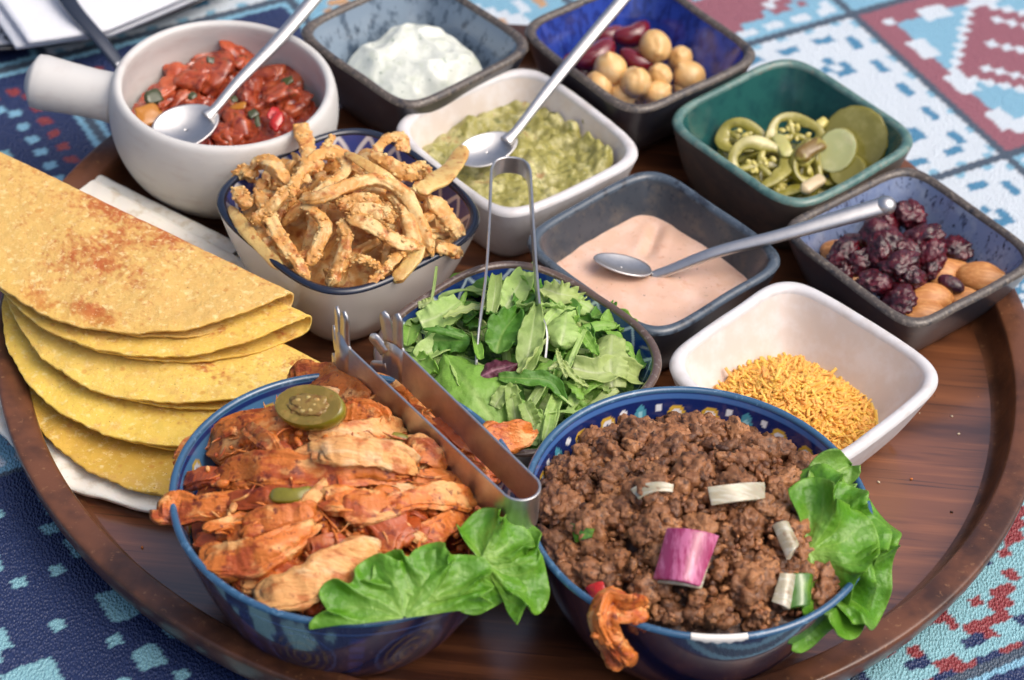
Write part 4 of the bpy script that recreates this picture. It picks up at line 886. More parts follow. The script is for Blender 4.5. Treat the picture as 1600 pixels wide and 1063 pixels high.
for i in range(40):
    a = rng.uniform(0, 6.3); rr = 4.6*math.sqrt(rng.uniform(0, 1)); p0 = np.array([ON['c'][0]+rr*math.cos(a), ON['c'][1]+rr*math.sin(a)*1.0])
    th = rng.uniform(0, 6.3); P = []
    for k in range(5):
        q = p0+np.array([math.cos(th), math.sin(th)])*.75*(k-2); th += rng.normal(0, .5)
        d = q-ON['c']; rd = np.hypot(*d); q = ON['c']+d*min(1, 4.8/max(rd, .01))
        P.append([q[0], q[1], on_z(*q)-rng.uniform(.1, 1.3)+.2*math.sin(k*1.7)])
    C = catmull(P, 7); w_ = rng.uniform(.35, .7)
    V, F = meat(C, w_, w_*.6, (0, 0, 1), 100+i, .2, .1, .35, nr=22, power=2.8, twist=rng.uniform(-1, 1), wv=.45, per=40)
    V, F = crusty(V, F, 16, 100+i, .04, .11)
    sc = sector(p0[0], p0[1], ON['c'], 6); o = mk('onion_string', V, F, onm); tag(o, 'buried onion string at the %s of the cream bowl' % sc, 'fried onion', 'buried onion strings at the '+sc)
fill('onion_crumbs', 'heap of small fried onion crumbs at the bottom of the cream bowl', 'fried onion', ON, 3.6, lambda x, y, r: .8*(1-r**2)+.5*NX(x, y, 1.1, 3), onm, kind='stuff')

# ================================================================ salad
def leafmat(name, c, rib, rough=.38, transl=.25):
    return mat(name, (1, 1, 1, 1), rough=rough+.08, attr=True, transl=transl+.08, coat=.12, coat_rough=.35, bump=(('n', 2.6, .6, .14), ('v', 3.2, .5, .08), ('n', 9, .3, .02)), layers=((A(tuple(c), .35), 'n', 1.1, .45, .7),))
lf_dark = leafmat('dark_green_leaf', L(58, 108, 34)[:3], None); lf_mid = leafmat('mid_green_leaf', L(110, 160, 56)[:3], None); lf_pale = leafmat('pale_lettuce', L(186, 204, 128)[:3], None, transl=.35)
lf_red = leafmat('radicchio_leaf', L(70, 16, 34)[:3], None); lf_garn = leafmat('curly_lettuce', L(70, 132, 28)[:3], None, transl=.14, rough=.24)
LC = dict(dark=(lf_dark, L(92, 150, 50), L(150, 186, 92)), mid=(lf_mid, L(140, 190, 74), L(184, 212, 124)), light=(lf_mid, L(184, 216, 122), L(222, 234, 180)), pale=(lf_pale, L(198, 216, 134), L(232, 238, 200)), red=(lf_red, L(88, 22, 42), L(200, 140, 160)), stem=(lf_pale, L(170, 198, 112), L(220, 230, 180)))
def leaf(label, spine, wpx, kind, nrm=(0, -.45, 1), cup=.25, ruf=.12, rk=4, seed=0, shape='leaf', m=26, n=34, name='salad_leaf', cat='salad leaf', group='salad leaves in the diamond bowl', thick=.05, curl=0, ribw=.1, veins=7, parent=None):
    P = np.array(spine, float)
    C = catmull(P, 8) if len(P) > 2 else catmull(P, n)
    s0 = np.linspace(0, 1, len(C)); s = np.linspace(0, 1, n); C = np.stack([np.interp(s, s0, C[:, k]) for k in range(3)], 1)
    Tn = np.gradient(C, axis=0); Tn /= np.linalg.norm(Tn, axis=1)[:, None]+1e-9
    N0 = np.asarray(nrm, float); N0 = N0/np.linalg.norm(N0); X = np.cross(Tn, N0); X /= np.linalg.norm(X, axis=1)[:, None]+1e-9; Nn = np.cross(X, Tn)
    if shape == 'leaf': w_ = np.sin(np.pi*np.clip(s*.9+.08, 0, 1))**.6
    elif shape == 'cut': w_ = .75+.25*np.sin(np.pi*s)+.12*noise(np.stack([s*4, s*0, s*0+seed], -1))
    elif shape == 'round': w_ = np.sqrt(np.maximum(1-(2*s-1)**2, .003))
    else: w_ = np.ones(n)*(1-.3*s)
    wl = 1+.18*noise(np.stack([s*5, s*0+seed, s*0], -1), seed); wr = 1+.18*noise(np.stack([s*5, s*0-seed, s*0+3], -1), seed+1)
    u = np.linspace(-1, 1, m)
    side = np.where(u[None] < 0, wl[:, None], wr[:, None])*w_[:, None]*wpx*.5
    U = u[None]*np.ones((n, 1)); Sg = s[:, None]*np.ones((1, m))
    off = cup*wpx*.5*U**2+ruf*wpx*np.abs(U)**2.4*np.sin(2*np.pi*(rk*Sg+(U > 0)*.37+.12*np.sin(7*Sg+seed)))*sst(0, .15, Sg)
    off = off+.1*wpx*fbm(np.stack([U*1.1, Sg*2.2, U*0+seed], -1), 2, seed)+.02*wpx*np.exp(-(U/ribw)**2)*-1
    ang = curl*U
    lat = np.sin(ang)/curl if abs(curl) > .05 else U
    lift = (1-np.cos(ang))/curl*1.0 if abs(curl) > .05 else 0*U
    side = side*(1+.35*ruf*np.abs(U)**3*np.cos(2*np.pi*(rk*Sg+(U > 0)*.37+.12*np.sin(7*Sg+seed))))
    V = C[:, None]+X[:, None]*(side*lat)[..., None]+Nn[:, None]*(off+lift*wpx*.5*w_[:, None])[..., None]
    mt, c0, c1 = LC[kind] if kind in LC else kind
    rib = .8*np.exp(-(U/(ribw*(1.3-Sg*.8)))**2)*(1-.6*Sg)
    vn = .22*np.exp(-(((Sg*veins-np.abs(U)*1.6+.5*noise(np.stack([U*2, Sg*2, U*0+seed], -1), seed)) % 1-.5)/.07)**2)*(1-.6*np.abs(U))
    k = np.clip(np.maximum(rib, vn)+.25*(1-Sg)**2+.2*noise(np.stack([U*1.5, Sg*3, U*0+seed], -1), seed), 0, 1)[..., None]
    col = np.array(c0[:3])*(1-k)+np.array(c1[:3])*k
    o = mk(name, V.reshape(-1, 3), grid_faces(n, m), mt, parent, col=col.reshape(-1, 3), solid=thick); tag(o, label, cat, group); return o
def sa_z(x, y): r = np.hypot(x-SA['c'][0], y-SA['c'][1])/6.3; return 4.1+1.7*max(0, 1-r*r)
def sp(pts, dz=.3):   # px in the salad crop
    if isinstance(dz, (int, float)): dz = [dz]*len(pts)
    return [at_dome(560+x/3.2, 390+y/3.2, sa_z, d) for (x, y), d in zip(pts, dz)]
k_ = 1/3.2/32.
SL = [
    ('big bright green lettuce leaf at the left front of the salad', sp([(690, 890), (620, 780), (520, 640), (430, 520)], [.3, .7, 1.0, .6]), 330*k_, 'mid', dict(cup=-.25, ruf=.06, shape='leaf', seed=1)),
    ('light green flat leaf at the upper left of the salad', sp([(310, 370), (400, 330), (510, 260)], .7), 150*k_, 'light', dict(cup=.1, ruf=.04, shape='cut', seed=2)),
    ('dark rounded leaf at the back left of the salad', sp([(480, 190), (550, 160), (640, 180)], .6), 150*k_, 'dark', dict(cup=-.4, ruf=.1, shape='round', seed=3)),
    ('upright pale stem at the back centre of the salad', sp([(665, 320), (680, 230), (690, 130)], [.5, .8, 1.0]), 66*k_, 'stem', dict(cup=.4, ruf=.02, shape='cut', seed=4)),
    ('pointed light leaf right of the upright stem', sp([(730, 300), (790, 200), (850, 90)], [.4, .7, .9]), 130*k_, 'light', dict(cup=.3, ruf=.1, seed=5)),
    ('dark green leaf under the right tong arm at the back', sp([(800, 150), (830, 230), (790, 300)], .5), 120*k_, 'dark', dict(cup=.3, seed=6)),
    ('ruffled yellowish lettuce piece at the back right', sp([(920, 190), (1010, 225), (1120, 240)], [.6, .8, .6]), 110*k_, 'pale', dict(cup=.3, ruf=.2, rk=5, seed=7)),
    ('broad pale green lettuce piece right of the tongs', sp([(1010, 480), (1030, 390), (1040, 310)], [.6, 1.0, .7]), 180*k_, 'light', dict(cup=-.5, ruf=.04, shape='round', seed=8)),
    ('pale crinkled iceberg piece with a white rib at the right', sp([(1270, 690), (1260, 560), (1270, 430)], [.4, .9, .7]), 170*k_, 'pale', dict(cup=-.35, ruf=.06, shape='cut', seed=9)),
    ('white curled lettuce rib at the right front', sp([(1070, 590), (1200, 620), (1280, 600), (1400, 640)], [.4, .6, .6, .3]), 130*k_, 'pale', dict(cup=.6, ruf=.08, shape='cut', seed=10)),
    ('dark leaf strip at the far right rim', sp([(1390, 600), (1430, 530), (1470, 480)], .4), 70*k_, 'dark', dict(cup=.2, shape='leaf', seed=11)),
    ('green leaf by the right wall of the bowl', sp([(1220, 380), (1300, 360), (1400, 420)], .5), 120*k_, 'mid', dict(cup=.3, ruf=.15, seed=12)),
    ('purple radicchio leaf with pale veins in the middle of the salad', sp([(610, 640), (690, 600), (800, 575)], [.7, .9, .8]), 110*k_, 'red', dict(cup=-.45, ruf=.06, shape='leaf', seed=13, name='radicchio_leaf')),
    ('dark folded leaf with its curved rim in the centre', sp([(690, 520), (720, 420), (790, 320)], [.5, .8, .8]), 150*k_, 'dark', dict(cup=.5, seed=14)),
    ('long narrow dark leaf crossing the front', sp([(700, 640), (830, 645), (960, 660), (1040, 760)], [.8, .9, .8, .4]), 80*k_, 'dark', dict(cup=.3, seed=15)),
    ('pale stem piece standing at the front of the salad', sp([(790, 900), (780, 800), (760, 690)], [.3, .7, .9]), 75*k_, 'stem', dict(cup=.4, shape='cut', seed=16)),
    ('short light stem at the front rim beside the chicken', sp([(880, 880), (850, 820), (830, 770)], [.6, .9, .9]), 80*k_, 'stem', dict(cup=.5, shape='cut', seed=17)),
    ('lowest pale leaf at the front rim of the salad bowl', sp([(870, 980), (880, 890), (900, 800)], [.1, .4, .5]), 90*k_, 'light', dict(cup=.2, seed=18)),
    ('light stem slanting at the front left of centre', sp([(680, 790), (720, 730), (800, 690)], [.6, .8, .8]), 70*k_, 'stem', dict(cup=.4, shape='cut', seed=19)),
    ('thin frizzy endive sprig at the right of centre', sp([(950, 600), (1020, 570), (1080, 640), (1150, 690)], [.9, 1.1, 1.0, .8]), 30*k_, 'pale', dict(cup=.3, ruf=.3, rk=6, seed=20)),
    ('second frizzy endive sprig reaching up', sp([(1040, 640), (1010, 560), (990, 500)], [.9, 1.2, 1.2]), 26*k_, 'pale', dict(cup=.3, ruf=.3, rk=6, seed=21)),
    ('green leaf along the left rim of the salad', sp([(240, 480), (260, 380), (280, 290)], .4), 100*k_, 'mid', dict(cup=.2, ruf=.15, seed=22)),
    ('mid green leaf with toothed edge left of centre', sp([(330, 460), (430, 450), (560, 460)], .5), 150*k_, 'dark', dict(cup=-.2, ruf=.12, seed=23)),
    ('small bright curled leaf at the left by the fork tongs', sp([(260, 520), (320, 580), (400, 620)], .4), 100*k_, 'mid', dict(cup=.5, ruf=.1, seed=24)),
    ('dark leaf at the back right near the rim', sp([(1170, 340), (1230, 310), (1275, 270)], .4), 80*k_, 'dark', dict(cup=.3, seed=25)),
    ('bright leaf spear lying under the iceberg piece', sp([(1110, 390), (1150, 460), (1200, 530)], .8), 60*k_, 'mid', dict(cup=.3, seed=26)),
    ('pale leaf inside the salad tongs', sp([(830, 620), (860, 460), (890, 290)], [.6, 1.0, 1.2]), 120*k_, 'stem', dict(cup=.3, shape='leaf', seed=27)),
    ('white bit of lettuce core at the upper left rim', sp([(300, 280), (340, 270), (380, 255)], .9), 46*k_, 'pale', dict(cup=.2, shape='cut', seed=28)),
    ('fine light sprout standing at the upper left rim', sp([(365, 255), (380, 170), (390, 85)], [.9, 1.4, 1.9]), 14*k_, 'stem', dict(cup=.2, shape='cut', seed=29, ruf=.02)),
]
for lab, spn, wd, kd, kw in SL: leaf(lab, spn, wd, kd, **kw)
gen = ['dark', 'mid', 'light', 'light', 'mid', 'pale', 'mid', 'dark', 'light', 'stem']
for i in range(170):
    a = rng.uniform(0, 6.3); rr = 5.5*math.sqrt(rng.uniform(0, 1)); q = SA['c']+np.array([math.cos(a), math.sin(a)])*rr
    th = rng.uniform(0, 6.3); ln = rng.uniform(.7, 1.6); d = np.array([math.cos(th), math.sin(th)])*ln; z = sa_z(*q)-(rng.uniform(-.65, .4) if i % 2 else rng.uniform(-.25, 1.2)); up = rng.uniform(-.3, .9)
    pts = []
    for k, e in enumerate((-1, -.2, .5, 1)):
        p = q+d*e; dd = p-SA['c']; rd = np.hypot(*dd); p = SA['c']+dd*min(1, 5.6/max(rd, .01)); pts.append((p[0], p[1], z+up*(e+1)*.35-.2*e*e))
    kd = gen[rng.integers(0, 10)]
    sc = sector(q[0], q[1], SA['c'], 6); nmk = {'dark': 'small dark green salad leaf', 'mid': 'mid green salad leaf', 'light': 'light green cut salad leaf', 'pale': 'pale lettuce shred', 'stem': 'pale lettuce stem piece'}[kd]
    leaf(nmk+' at the %s of the diamond bowl' % sc, pts,
         (rng.uniform(.25, .6) if i % 2 else rng.uniform(.6, 1.4)*(.45 if kd == 'stem' else 1)), kd, nrm=(rng.normal(0, .6), rng.normal(-.2, .6), 1), cup=rng.uniform(-.5, .6), ruf=rng.uniform(.05, .2), rk=rng.integers(2, 6), seed=60+i, shape=['leaf', 'cut', 'cut', 'round'][rng.integers(0, 4)], m=16, n=20, group=nmk+' pieces at the '+sc)
fill('salad_bed', 'bed of shredded green leaves at the bottom of the diamond bowl', 'salad', SA, 3.6, lambda x, y, r: .9*(1-r**2)+.5*NX(x, y, 1.3, 3), mat('leaf_bed', L(52, 92, 30), rough=.5, layers=((A(L(110, 150, 60), .8), 'n', 1.4, .5, .62),), bump=(('n', 2, .6, .2),)), kind='stuff')

# ================================================================ chicken
ckm = mat('spiced_chicken', L(214, 120, 46), rough=.46, sss=.12, ssr=(1, .5, .3), coat=.16, coat_rough=.25, rand=.12,
          layers=((A(L(236, 178, 110), .9), 'n', .75, .5, .64, (.7, 1.6, 1)), (A(L(168, 70, 24), .9), 'n', .8, .5, .62, (.7, 1.5, 1)), (A(L(112, 40, 14), .9), 'n', 2.2, .55, .67), (A(L(214, 126, 58), .5), 'n', 5, .6, .7), (A(L(56, 20, 10), .9), 'n', 4.2, .70, .76)), bump=(('n', 2.4, .7, .14, (.5, 2.2, 1.4)), ('n', 7, .7, .06), ('n', 16, .5, .03)))
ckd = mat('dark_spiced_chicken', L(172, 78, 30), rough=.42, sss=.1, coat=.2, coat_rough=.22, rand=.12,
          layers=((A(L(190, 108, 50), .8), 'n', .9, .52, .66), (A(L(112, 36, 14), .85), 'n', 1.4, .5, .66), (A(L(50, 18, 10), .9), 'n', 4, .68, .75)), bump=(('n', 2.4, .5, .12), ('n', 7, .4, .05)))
ckp = mat('pale_chicken', L(232, 170, 102), rough=.46, sss=.2, coat=.12, coat_rough=.3, layers=((A(L(240, 200, 150), .8), 'n', .8, .5, .66, (.6, 2, 1)), (A(L(188, 98, 38), .85), 'n', 1.2, .5, .66, (.7, 1.6, 1)), (A(L(146, 58, 22), .7), 'n', 2.8, .62, .74)), bump=(('n', 2.4, .8, .15, (.4, 2.6, 1.5)), ('n', 8, .5, .05), ('n', 16, .3, .02)))
def ck_z(x, y): r = np.hypot(x-CH['c'][0], y-CH['c'][1])/7.4; return 5.2+2.6*max(0, 1-r*r)
def cs(px, py): return 230+px/2.113, 560+py/2.113
CK = [  # label, crop pixels, width px(crop), z offsets, thickness ratio, material
    ('thin chicken strip at the upper left rim of the blue bowl', [(100, 330), (190, 270), (300, 215), (430, 190)], 62, [.5, .4, .5, .6], .7, ckm),
    ('shredded chicken lump at the left of the large slice', [(230, 290), (330, 260), (470, 250)], 150, [.2, .4, .4], .45, ckm),
    ('large chicken slice with pale top across the middle of the bowl', [(250, 395), (400, 375), (560, 375), (720, 372), (880, 370)], 130, [.3, .6, .7, .7, .6], .75, ckm),
    ('pale fibrous chicken top face right of the middle', [(560, 310), (680, 310), (780, 320), (870, 350)], 110, [1.3, 1.4, 1.3, 1.0], .5, ckp),
    ('torn chicken strip jutting out over the left rim', [(40, 500), (110, 500), (200, 495), (330, 470)], 110, [.9, .7, .5, .2], .55, ckm),
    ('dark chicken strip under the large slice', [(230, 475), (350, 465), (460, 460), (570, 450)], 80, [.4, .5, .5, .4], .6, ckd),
    ('plump pale chicken strip at the left front of the bowl', [(200, 670), (290, 675), (400, 640), (550, 555)], 112, [.8, .8, .8, .5], .7, ckm),
    ('chicken strip lying just behind the plump front one', [(330, 560), (440, 530), (560, 505)], 85, [.6, .7, .6], .6, ckm),
    ('broad pale chicken piece at the front centre rim', [(385, 785), (500, 760), (620, 700), (770, 640)], 150, [.7, .9, .8, .5], .5, ckp),
    ('chicken piece between the two front strips', [(300, 740), (400, 720), (490, 680)], 100, [.2, .4, .4], .6, ckm),
    ('short chicken piece in the middle left of centre', [(570, 460), (640, 470), (720, 480)], 90, [.6, .7, .6], .7, ckm),
    ('stubby pale chicken piece in the centre', [(660, 500), (740, 495), (810, 470)], 115, [.6, .8, .7], .6, ckm),
    ('dark red chicken nugget right of centre', [(760, 600), (800, 560), (870, 520)], 140, [.4, .6, .6], .7, ckd),
    ('orange chicken strip running right under the tongs', [(790, 495), (890, 465), (980, 460), (1070, 475)], 78, [.8, .9, .9, .7], .8, ckm),
    ('chicken strip at the right above the lettuce', [(880, 610), (960, 570), (1050, 510)], 90, [.4, .5, .4], .7, ckm),
    ('fat chicken strip at the back beside the tongs', [(485, 60), (560, 65), (640, 90), (740, 135)], 110, [.6, .8, .8, .7], .75, ckm),
    ('small chicken cube in front of the back strip', [(650, 180), (710, 185), (775, 200)], 95, [.8, .9, .9], .7, ckm),
    ('flat pale chicken slab behind the large slice', [(540, 250), (640, 245), (740, 235), (840, 230)], 80, [.6, .7, .7, .5], .4, ckp),
    ('chicken piece right of the large slice under the tongs', [(870, 290), (920, 310), (970, 345)], 85, [.7, .8, .7], .7, ckm),
    ('thin chicken strip right of the centre under the tongs', [(890, 410), (970, 400), (1060, 420)], 70, [.6, .6, .5], .6, ckm),
    ('shredded bit near the front centre', [(530, 640), (590, 620), (650, 620)], 80, [.5, .6, .5], .6, ckd),
    ('chicken piece low at the left inside the bowl', [(255, 600), (320, 590), (380, 570)], 70, [.2, .3, .3], .7, ckm),
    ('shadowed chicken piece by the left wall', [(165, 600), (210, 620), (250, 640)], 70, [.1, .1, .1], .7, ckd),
    ('chicken strip between the tong arms at the back', [(770, 40), (810, 80), (860, 110), (900, 150)], 80, [.6, .8, .8, .6], .7, ckm),
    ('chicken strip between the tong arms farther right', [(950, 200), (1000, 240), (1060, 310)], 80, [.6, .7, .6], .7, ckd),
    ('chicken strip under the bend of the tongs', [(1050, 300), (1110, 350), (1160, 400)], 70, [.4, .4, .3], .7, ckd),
    ('triangular chicken tip poking over the rim beside the salad', [(1120, 250), (1180, 265), (1250, 245)], 105, [1.0, 1.1, 1.2], .4, ckm),
    ('red spiced chicken piece at the upper left wall', [(290, 190), (360, 175), (440, 165)], 60, [-.2, -.1, 0], .7, ckm),
    ('shredded fibres on the left lump', [(330, 230), (400, 280), (440, 340)], 60, [1.0, 1.1, .9], .6, ckm),
    ('darker piece left of the large slice', [(130, 410), (190, 395), (260, 400)], 70, [.3, .4, .3], .6, ckd),
    ('chicken piece behind the jalapeno', [(440, 130), (520, 160), (600, 200)], 90, [.1, .2, .2], .6, ckm),
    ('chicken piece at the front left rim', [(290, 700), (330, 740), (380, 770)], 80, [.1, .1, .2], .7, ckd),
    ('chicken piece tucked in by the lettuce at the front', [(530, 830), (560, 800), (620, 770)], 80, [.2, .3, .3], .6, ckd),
]
for i, (lab, pts, wpx, dz, tk, mt) in enumerate(CK):
    P = [at_dome(*cs(*q), ck_z, d*1.25-.05) for q, d in zip(pts, dz)]
    C = catmull(P, 10); wd = wpx/2.113/34.*.84
    V, F = meat(C, wd, wd*tk*.75, (0, -.5, 1), i*7+2,   .3, .075, .75, nr=56, power=6, twist=rng.uniform(-.7, .7), endp=.3, wv=.5, per=80)
    o = mk('chicken_strip', V, F, mt); tag(o, lab, 'chicken strip', 'chicken strips in the blue bowl')
for i in range(64):
    a = rng.uniform(0, 6.3); rr = 6.1*math.sqrt(rng.uniform(0, 1)); q = CH['c']+np.array([math.cos(a), math.sin(a)])*rr; th = rng.normal(.25, .6); d = np.array([math.cos(th), math.sin(th)])*rng.uniform(.7, 1.5)
    z = ck_z(*q)-rng.uniform(.15, 1.0)
    C = catmull([(*(q-d), z-.1), (*q, z+.15), (*(q+d), z-.1)], 9); wd = rng.uniform(.5, 1.2)
    V, F = meat(C, wd, wd*.55, (0, 0, 1), 300+i, .34, .1, .75, nr=36, power=6, twist=rng.uniform(-.8, .8), endp=.3, wv=.5, per=44)
    sc = sector(q[0], q[1], CH['c'], 7); o = mk('chicken_strip', V, F, [ckm, ckd, ckm][i % 3]); tag(o, 'buried chicken piece at the %s of the blue bowl' % sc, 'chicken strip', 'buried chicken pieces at the '+sc)
for i in range(42):
    a = rng.uniform(0, 6.3); rr = 5.8*math.sqrt(rng.uniform(0, 1)); q = CH['c']+np.array([math.cos(a), math.sin(a)])*rr; th = rng.normal(.2, .75); e = np.array([math.cos(th), math.sin(th)])*rng.uniform(.45, 1.15)
    z = ck_z(*q)+rng.uniform(.25, .75); C = catmull([(*(q-e), z-rng.uniform(0, .3)), (*(q+rng.normal(0, .12, 2)), z+.08), (*(q+e), z-rng.uniform(0, .4))], 9); wd = rng.uniform(.28, .62)
    V, F = meat(C, wd, wd*.6, (rng.normal(0, .3), -.3, 1), 700+i, .4, .06, .8, nr=26, power=5, twist=rng.uniform(-1, 1), endp=.45, wv=.6, per=36)
    sc = sector(q[0], q[1], CH['c'], 7); o = mk('chicken_strip', V, F, [ckm, ckp, ckd][i % 3]); tag(o, 'thin chicken shred at the %s of the blue bowl' % sc, 'chicken strip', 'thin chicken shreds at the '+sc)
acc = Acc(); V0, F0 = ico(2)
for i in range(420):
    a = rng.uniform(0, 6.3); rr = 6.0*math.sqrt(rng.uniform(0, 1)); q = CH['c']+np.array([math.cos(a), math.sin(a)])*rr; r = rng.uniform(.06, .2)
    acc.add((V0*np.array([r*rng.uniform(1, 2.2), r, r])*(1+.3*noise(V0*1.5, i))[:, None])@frame((rng.normal(0, .5), rng.normal(0, .5), 1), rng.uniform(0, 6))+(*q, ck_z(*q)+rng.uniform(-.1, .7)), F0)
for i in range(260):      # torn fibres
    a = rng.uniform(0, 6.3); rr = 6.2*math.sqrt(rng.uniform(0, 1)); q = CH['c']+np.array([math.cos(a), math.sin(a)])*rr; th = rng.normal(.2, .8); r = rng.uniform(.03, .07); ln = rng.uniform(.25, .7)
    P_ = V0*np.array([ln, r, r]); P_[:, 2] += .25*(P_[:, 0]**2)*rng.normal(0, 1); P_[:, 1] += .3*(P_[:, 0]**2)*rng.normal(0, 1)
    acc.add(P_@frame((rng.normal(0, .4), rng.normal(0, .4), 1), th)+(*q, ck_z(*q)+rng.uniform(.2, 1.05)), F0)
tag(acc.build('chicken_crumbs', ckm), 'small loose chicken crumbs and fibres scattered over the heap in the blue bowl', 'chicken', kind='stuff')
fill('chicken_juices', 'dark red chicken juices and bits at the bottom of the blue bowl', 'chicken', dict(CH), 4.8, lambda x, y, r: .9*(1-r**2)+.4*NX(x, y, 1, 3), ckd, kind='stuff')
# jalapeno slice on the chicken
jp = at_dome(*cs(540, 165), ck_z, 1.6)
disc_slice('olive green jalapeno slice lying on top of the chicken strips', jp, (-.35, -.3, .9), 1.6, .62, 3, roll=R(34), squash=.62, cat='jalapeno slice', name='jalapeno_slice', group=None, wavy=.2, skin=jsk, flesh=mat('olive_jalapeno', L(134, 114, 46), rough=.25, sss=.3, coat=.5, layers=((A(L(170, 140, 70), .7), 'n', 1.4, .48, .66), (A(L(150, 100, 40), .8), 'n', 3, .6, .7)), bump=(('n', 4, .4, .05),)))
jt = [o for o in COL.objects if o.parent is None and o.name.startswith('jalapeno_slice')][-1]
V0, F0 = ico(4); frj = frame((-.35, -.3, .9), R(34)); nzj = fbm(V0*2.4, 3, 3)
mk('seed_core', (V0*np.array([.95, .55, .1])*(1+.4*nzj)[:, None]+(0, 0, .29))@frj+jp, F0, mat('jalapeno_core', L(150, 122, 60), rough=.35, coat=.3, layers=((A(L(126, 86, 36), .8), 'n', 2.4, .5, .62),), bump=(('n', 6, .6, .05),)), jt)
for q in range(7):
    aa = q*.9; mk('seed', (ico(2)[0]*np.array([.14, .09, .04])+(math.cos(aa)*.55*(.6+.4*(q % 2)), math.sin(aa)*.33, .35))@frj+jp, ico(2)[1], onp, jt)
chunk('jalapeno_piece', 'olive jalapeno piece tucked under the right end of the large chicken slice', 'jalapeno slice', [at_dome(*cs(800, 270), ck_z, .6), at_dome(*cs(835, 275), ck_z, .65), at_dome(*cs(860, 290), ck_z, .6)], .75, .4, jsk, amp=.03)
chunk('jalapeno_piece', 'olive jalapeno piece in the shade under the large chicken slice', 'jalapeno slice', [at_dome(*cs(400, 450), ck_z, .8), at_dome(*cs(480, 455), ck_z, .85), at_dome(*cs(560, 440), ck_z, .7)], .7, .4, jsk, amp=.03)

# ================================================================ minced beef
bfm = mat('minced_beef', (1, 1, 1, 1), rough=.48, attr=True, coat=.22, coat_rough=.15, layers=((A(L(158, 106, 66), .75), 'n', 1.6, .52, .66), (A(L(56, 28, 16), .8), 'n', 1.9, .54, .68), (A(L(186, 138, 92), .6), 'n', 5, .6, .7), (A(L(34, 18, 14), .85), 'n', 5.5, .56, .68)), bump=(('n', 5, 1.0, .12), ('n', 13, .7, .05)))  # meat tone variation; near-black and light patches also paint in crevice shade and highlights
def be_z(x, y):
    dx, dy = x-BE['c'][0], y-BE['c'][1]; r = np.hypot(dx, dy+.2)/7.3
    return 5.0+2.7*np.maximum(0, 1-r*r)-.09*dy+1.0*NX(np.asarray(x), np.asarray(y), .33, 21)*(1-.3*r)
BC = [L(140, 89, 52), L(112, 68, 40), L(164, 112, 70), L(88, 53, 32), L(126, 79, 46)]
acc = Acc(); NU = np.random.default_rng(11)
for ncl in range(640):
    big = ncl < 150
    a = NU.uniform(0, 6.3); rr = 6.7*math.sqrt(NU.uniform(0, 1)); q = BE['c']+np.array([math.cos(a), math.sin(a)])*rr
    R0 = NU.uniform(.5, 1.0) if big else NU.uniform(.18, .5)
    z = float(be_z(*q))+(NU.uniform(-.45, .4) if big else NU.uniform(-.3, .5))
    V0, F0 = ico(4 if big else 3)
    off = NU.uniform(-40, 40, 3); st = np.array([NU.uniform(.8, 1.3), NU.uniform(.8, 1.3), 1.0])
    n1 = fbm(V0*st*1.15+off, 2, 1); n2 = 1-np.abs(noise(V0*st*2.3+off, 5))*2.2; n3 = 1-np.abs(noise(V0*4.6/(1 if big else 1.5)+off, 9))*2.0
    r = R0*np.maximum(.32, .6+.6*n1+.30*n2+.17*n3+.05*fbm(V0*9+off, 2, 3)); bmp = np.clip(.45*n2*.5+.35*n3*.5+.5*n1, 0, 1)*.45
    tone = NU.uniform(.7, 1.3); hi = np.clip(bmp*2.2, 0, 1)[:, None]  # relief shading put into the colour: raised knobs lighter than hollows
    c0 = np.array(BC[NU.integers(0, 5)][:3])*tone; c1 = np.array(BC[2][:3])*tone*1.15
    sc_ = np.array([NU.uniform(.85, 1.3), NU.uniform(.75, 1.05), NU.uniform(.65, .9)])
    fr = frame((NU.normal(0, .4), NU.normal(0, .4), 1), NU.uniform(0, 6.3))
    V = (V0*r[:, None]*sc_)@fr+np.array([q[0], q[1], z]); rd = V[:, :2]-BE['c']; dist = np.hypot(*rd.T); k = np.where(dist > 7.0, 7.0/dist, 1); V[:, :2] = BE['c']+rd*k[:, None]
    acc.add(V, F0, c0*(1-hi)+c1*hi)
for j in range(1100):
    a = NU.uniform(0, 6.3); rr = 6.8*math.sqrt(NU.uniform(0, 1)); q = BE['c']+np.array([math.cos(a), math.sin(a)])*rr; V0, F0 = ico(2)
    R0 = NU.uniform(.05, .19); z = float(be_z(*q))+NU.uniform(-.15, .62); off = NU.uniform(-40, 40, 3)
    V = (V0*(R0*(1+.9*noise(V0*1.3+off, 1)+.5*noise(V0*2.9+off, 2)))[:, None]*np.array([NU.uniform(.9, 1.8), 1, NU.uniform(.6, 1)]))@frame((NU.normal(0, .6), NU.normal(0, .6), 1), NU.uniform(0, 6.3))+(q[0], q[1], z)
    acc.add(V, F0, np.array(BC[NU.integers(0, 5)][:3])*NU.uniform(.7, 1.7))
tag(acc.build('minced_beef', bfm), 'heap of browned minced beef crumbles filling the round navy bowl', 'minced beef', kind='stuff')
fill('beef_base', 'dark meat and juices under the minced beef crumbles', 'minced beef', dict(BE), 5.0, lambda x, y, r: be_z(x, y)-5.45+.3*NX(x, y, 2, 3), bfm, kind='stuff', nr=60, colf=lambda V: np.tile(np.array(BC[3][:3])*.8, (len(V), 1)))
def bs(px, py, dz=.6): return at_dome(800+px/2.247, 590+py/2.247, lambda x, y: float(be_z(x, y)), dz)
ron = mat('red_onion_skin', L(160, 56, 100), rough=.24, sss=.25, ssr=(1, .4, .6), coat=.4, coat_rough=.12, layers=((A(L(206, 122, 160), .8), 'n', 1.1, .46, .64, (3, .7, 1)), (A(L(140, 34, 84), .7), 'n', 1.8, .55, .68, (4, .6, 1))), bump=(('n', 2.5, .15, .04, (4, .6, 1)),))
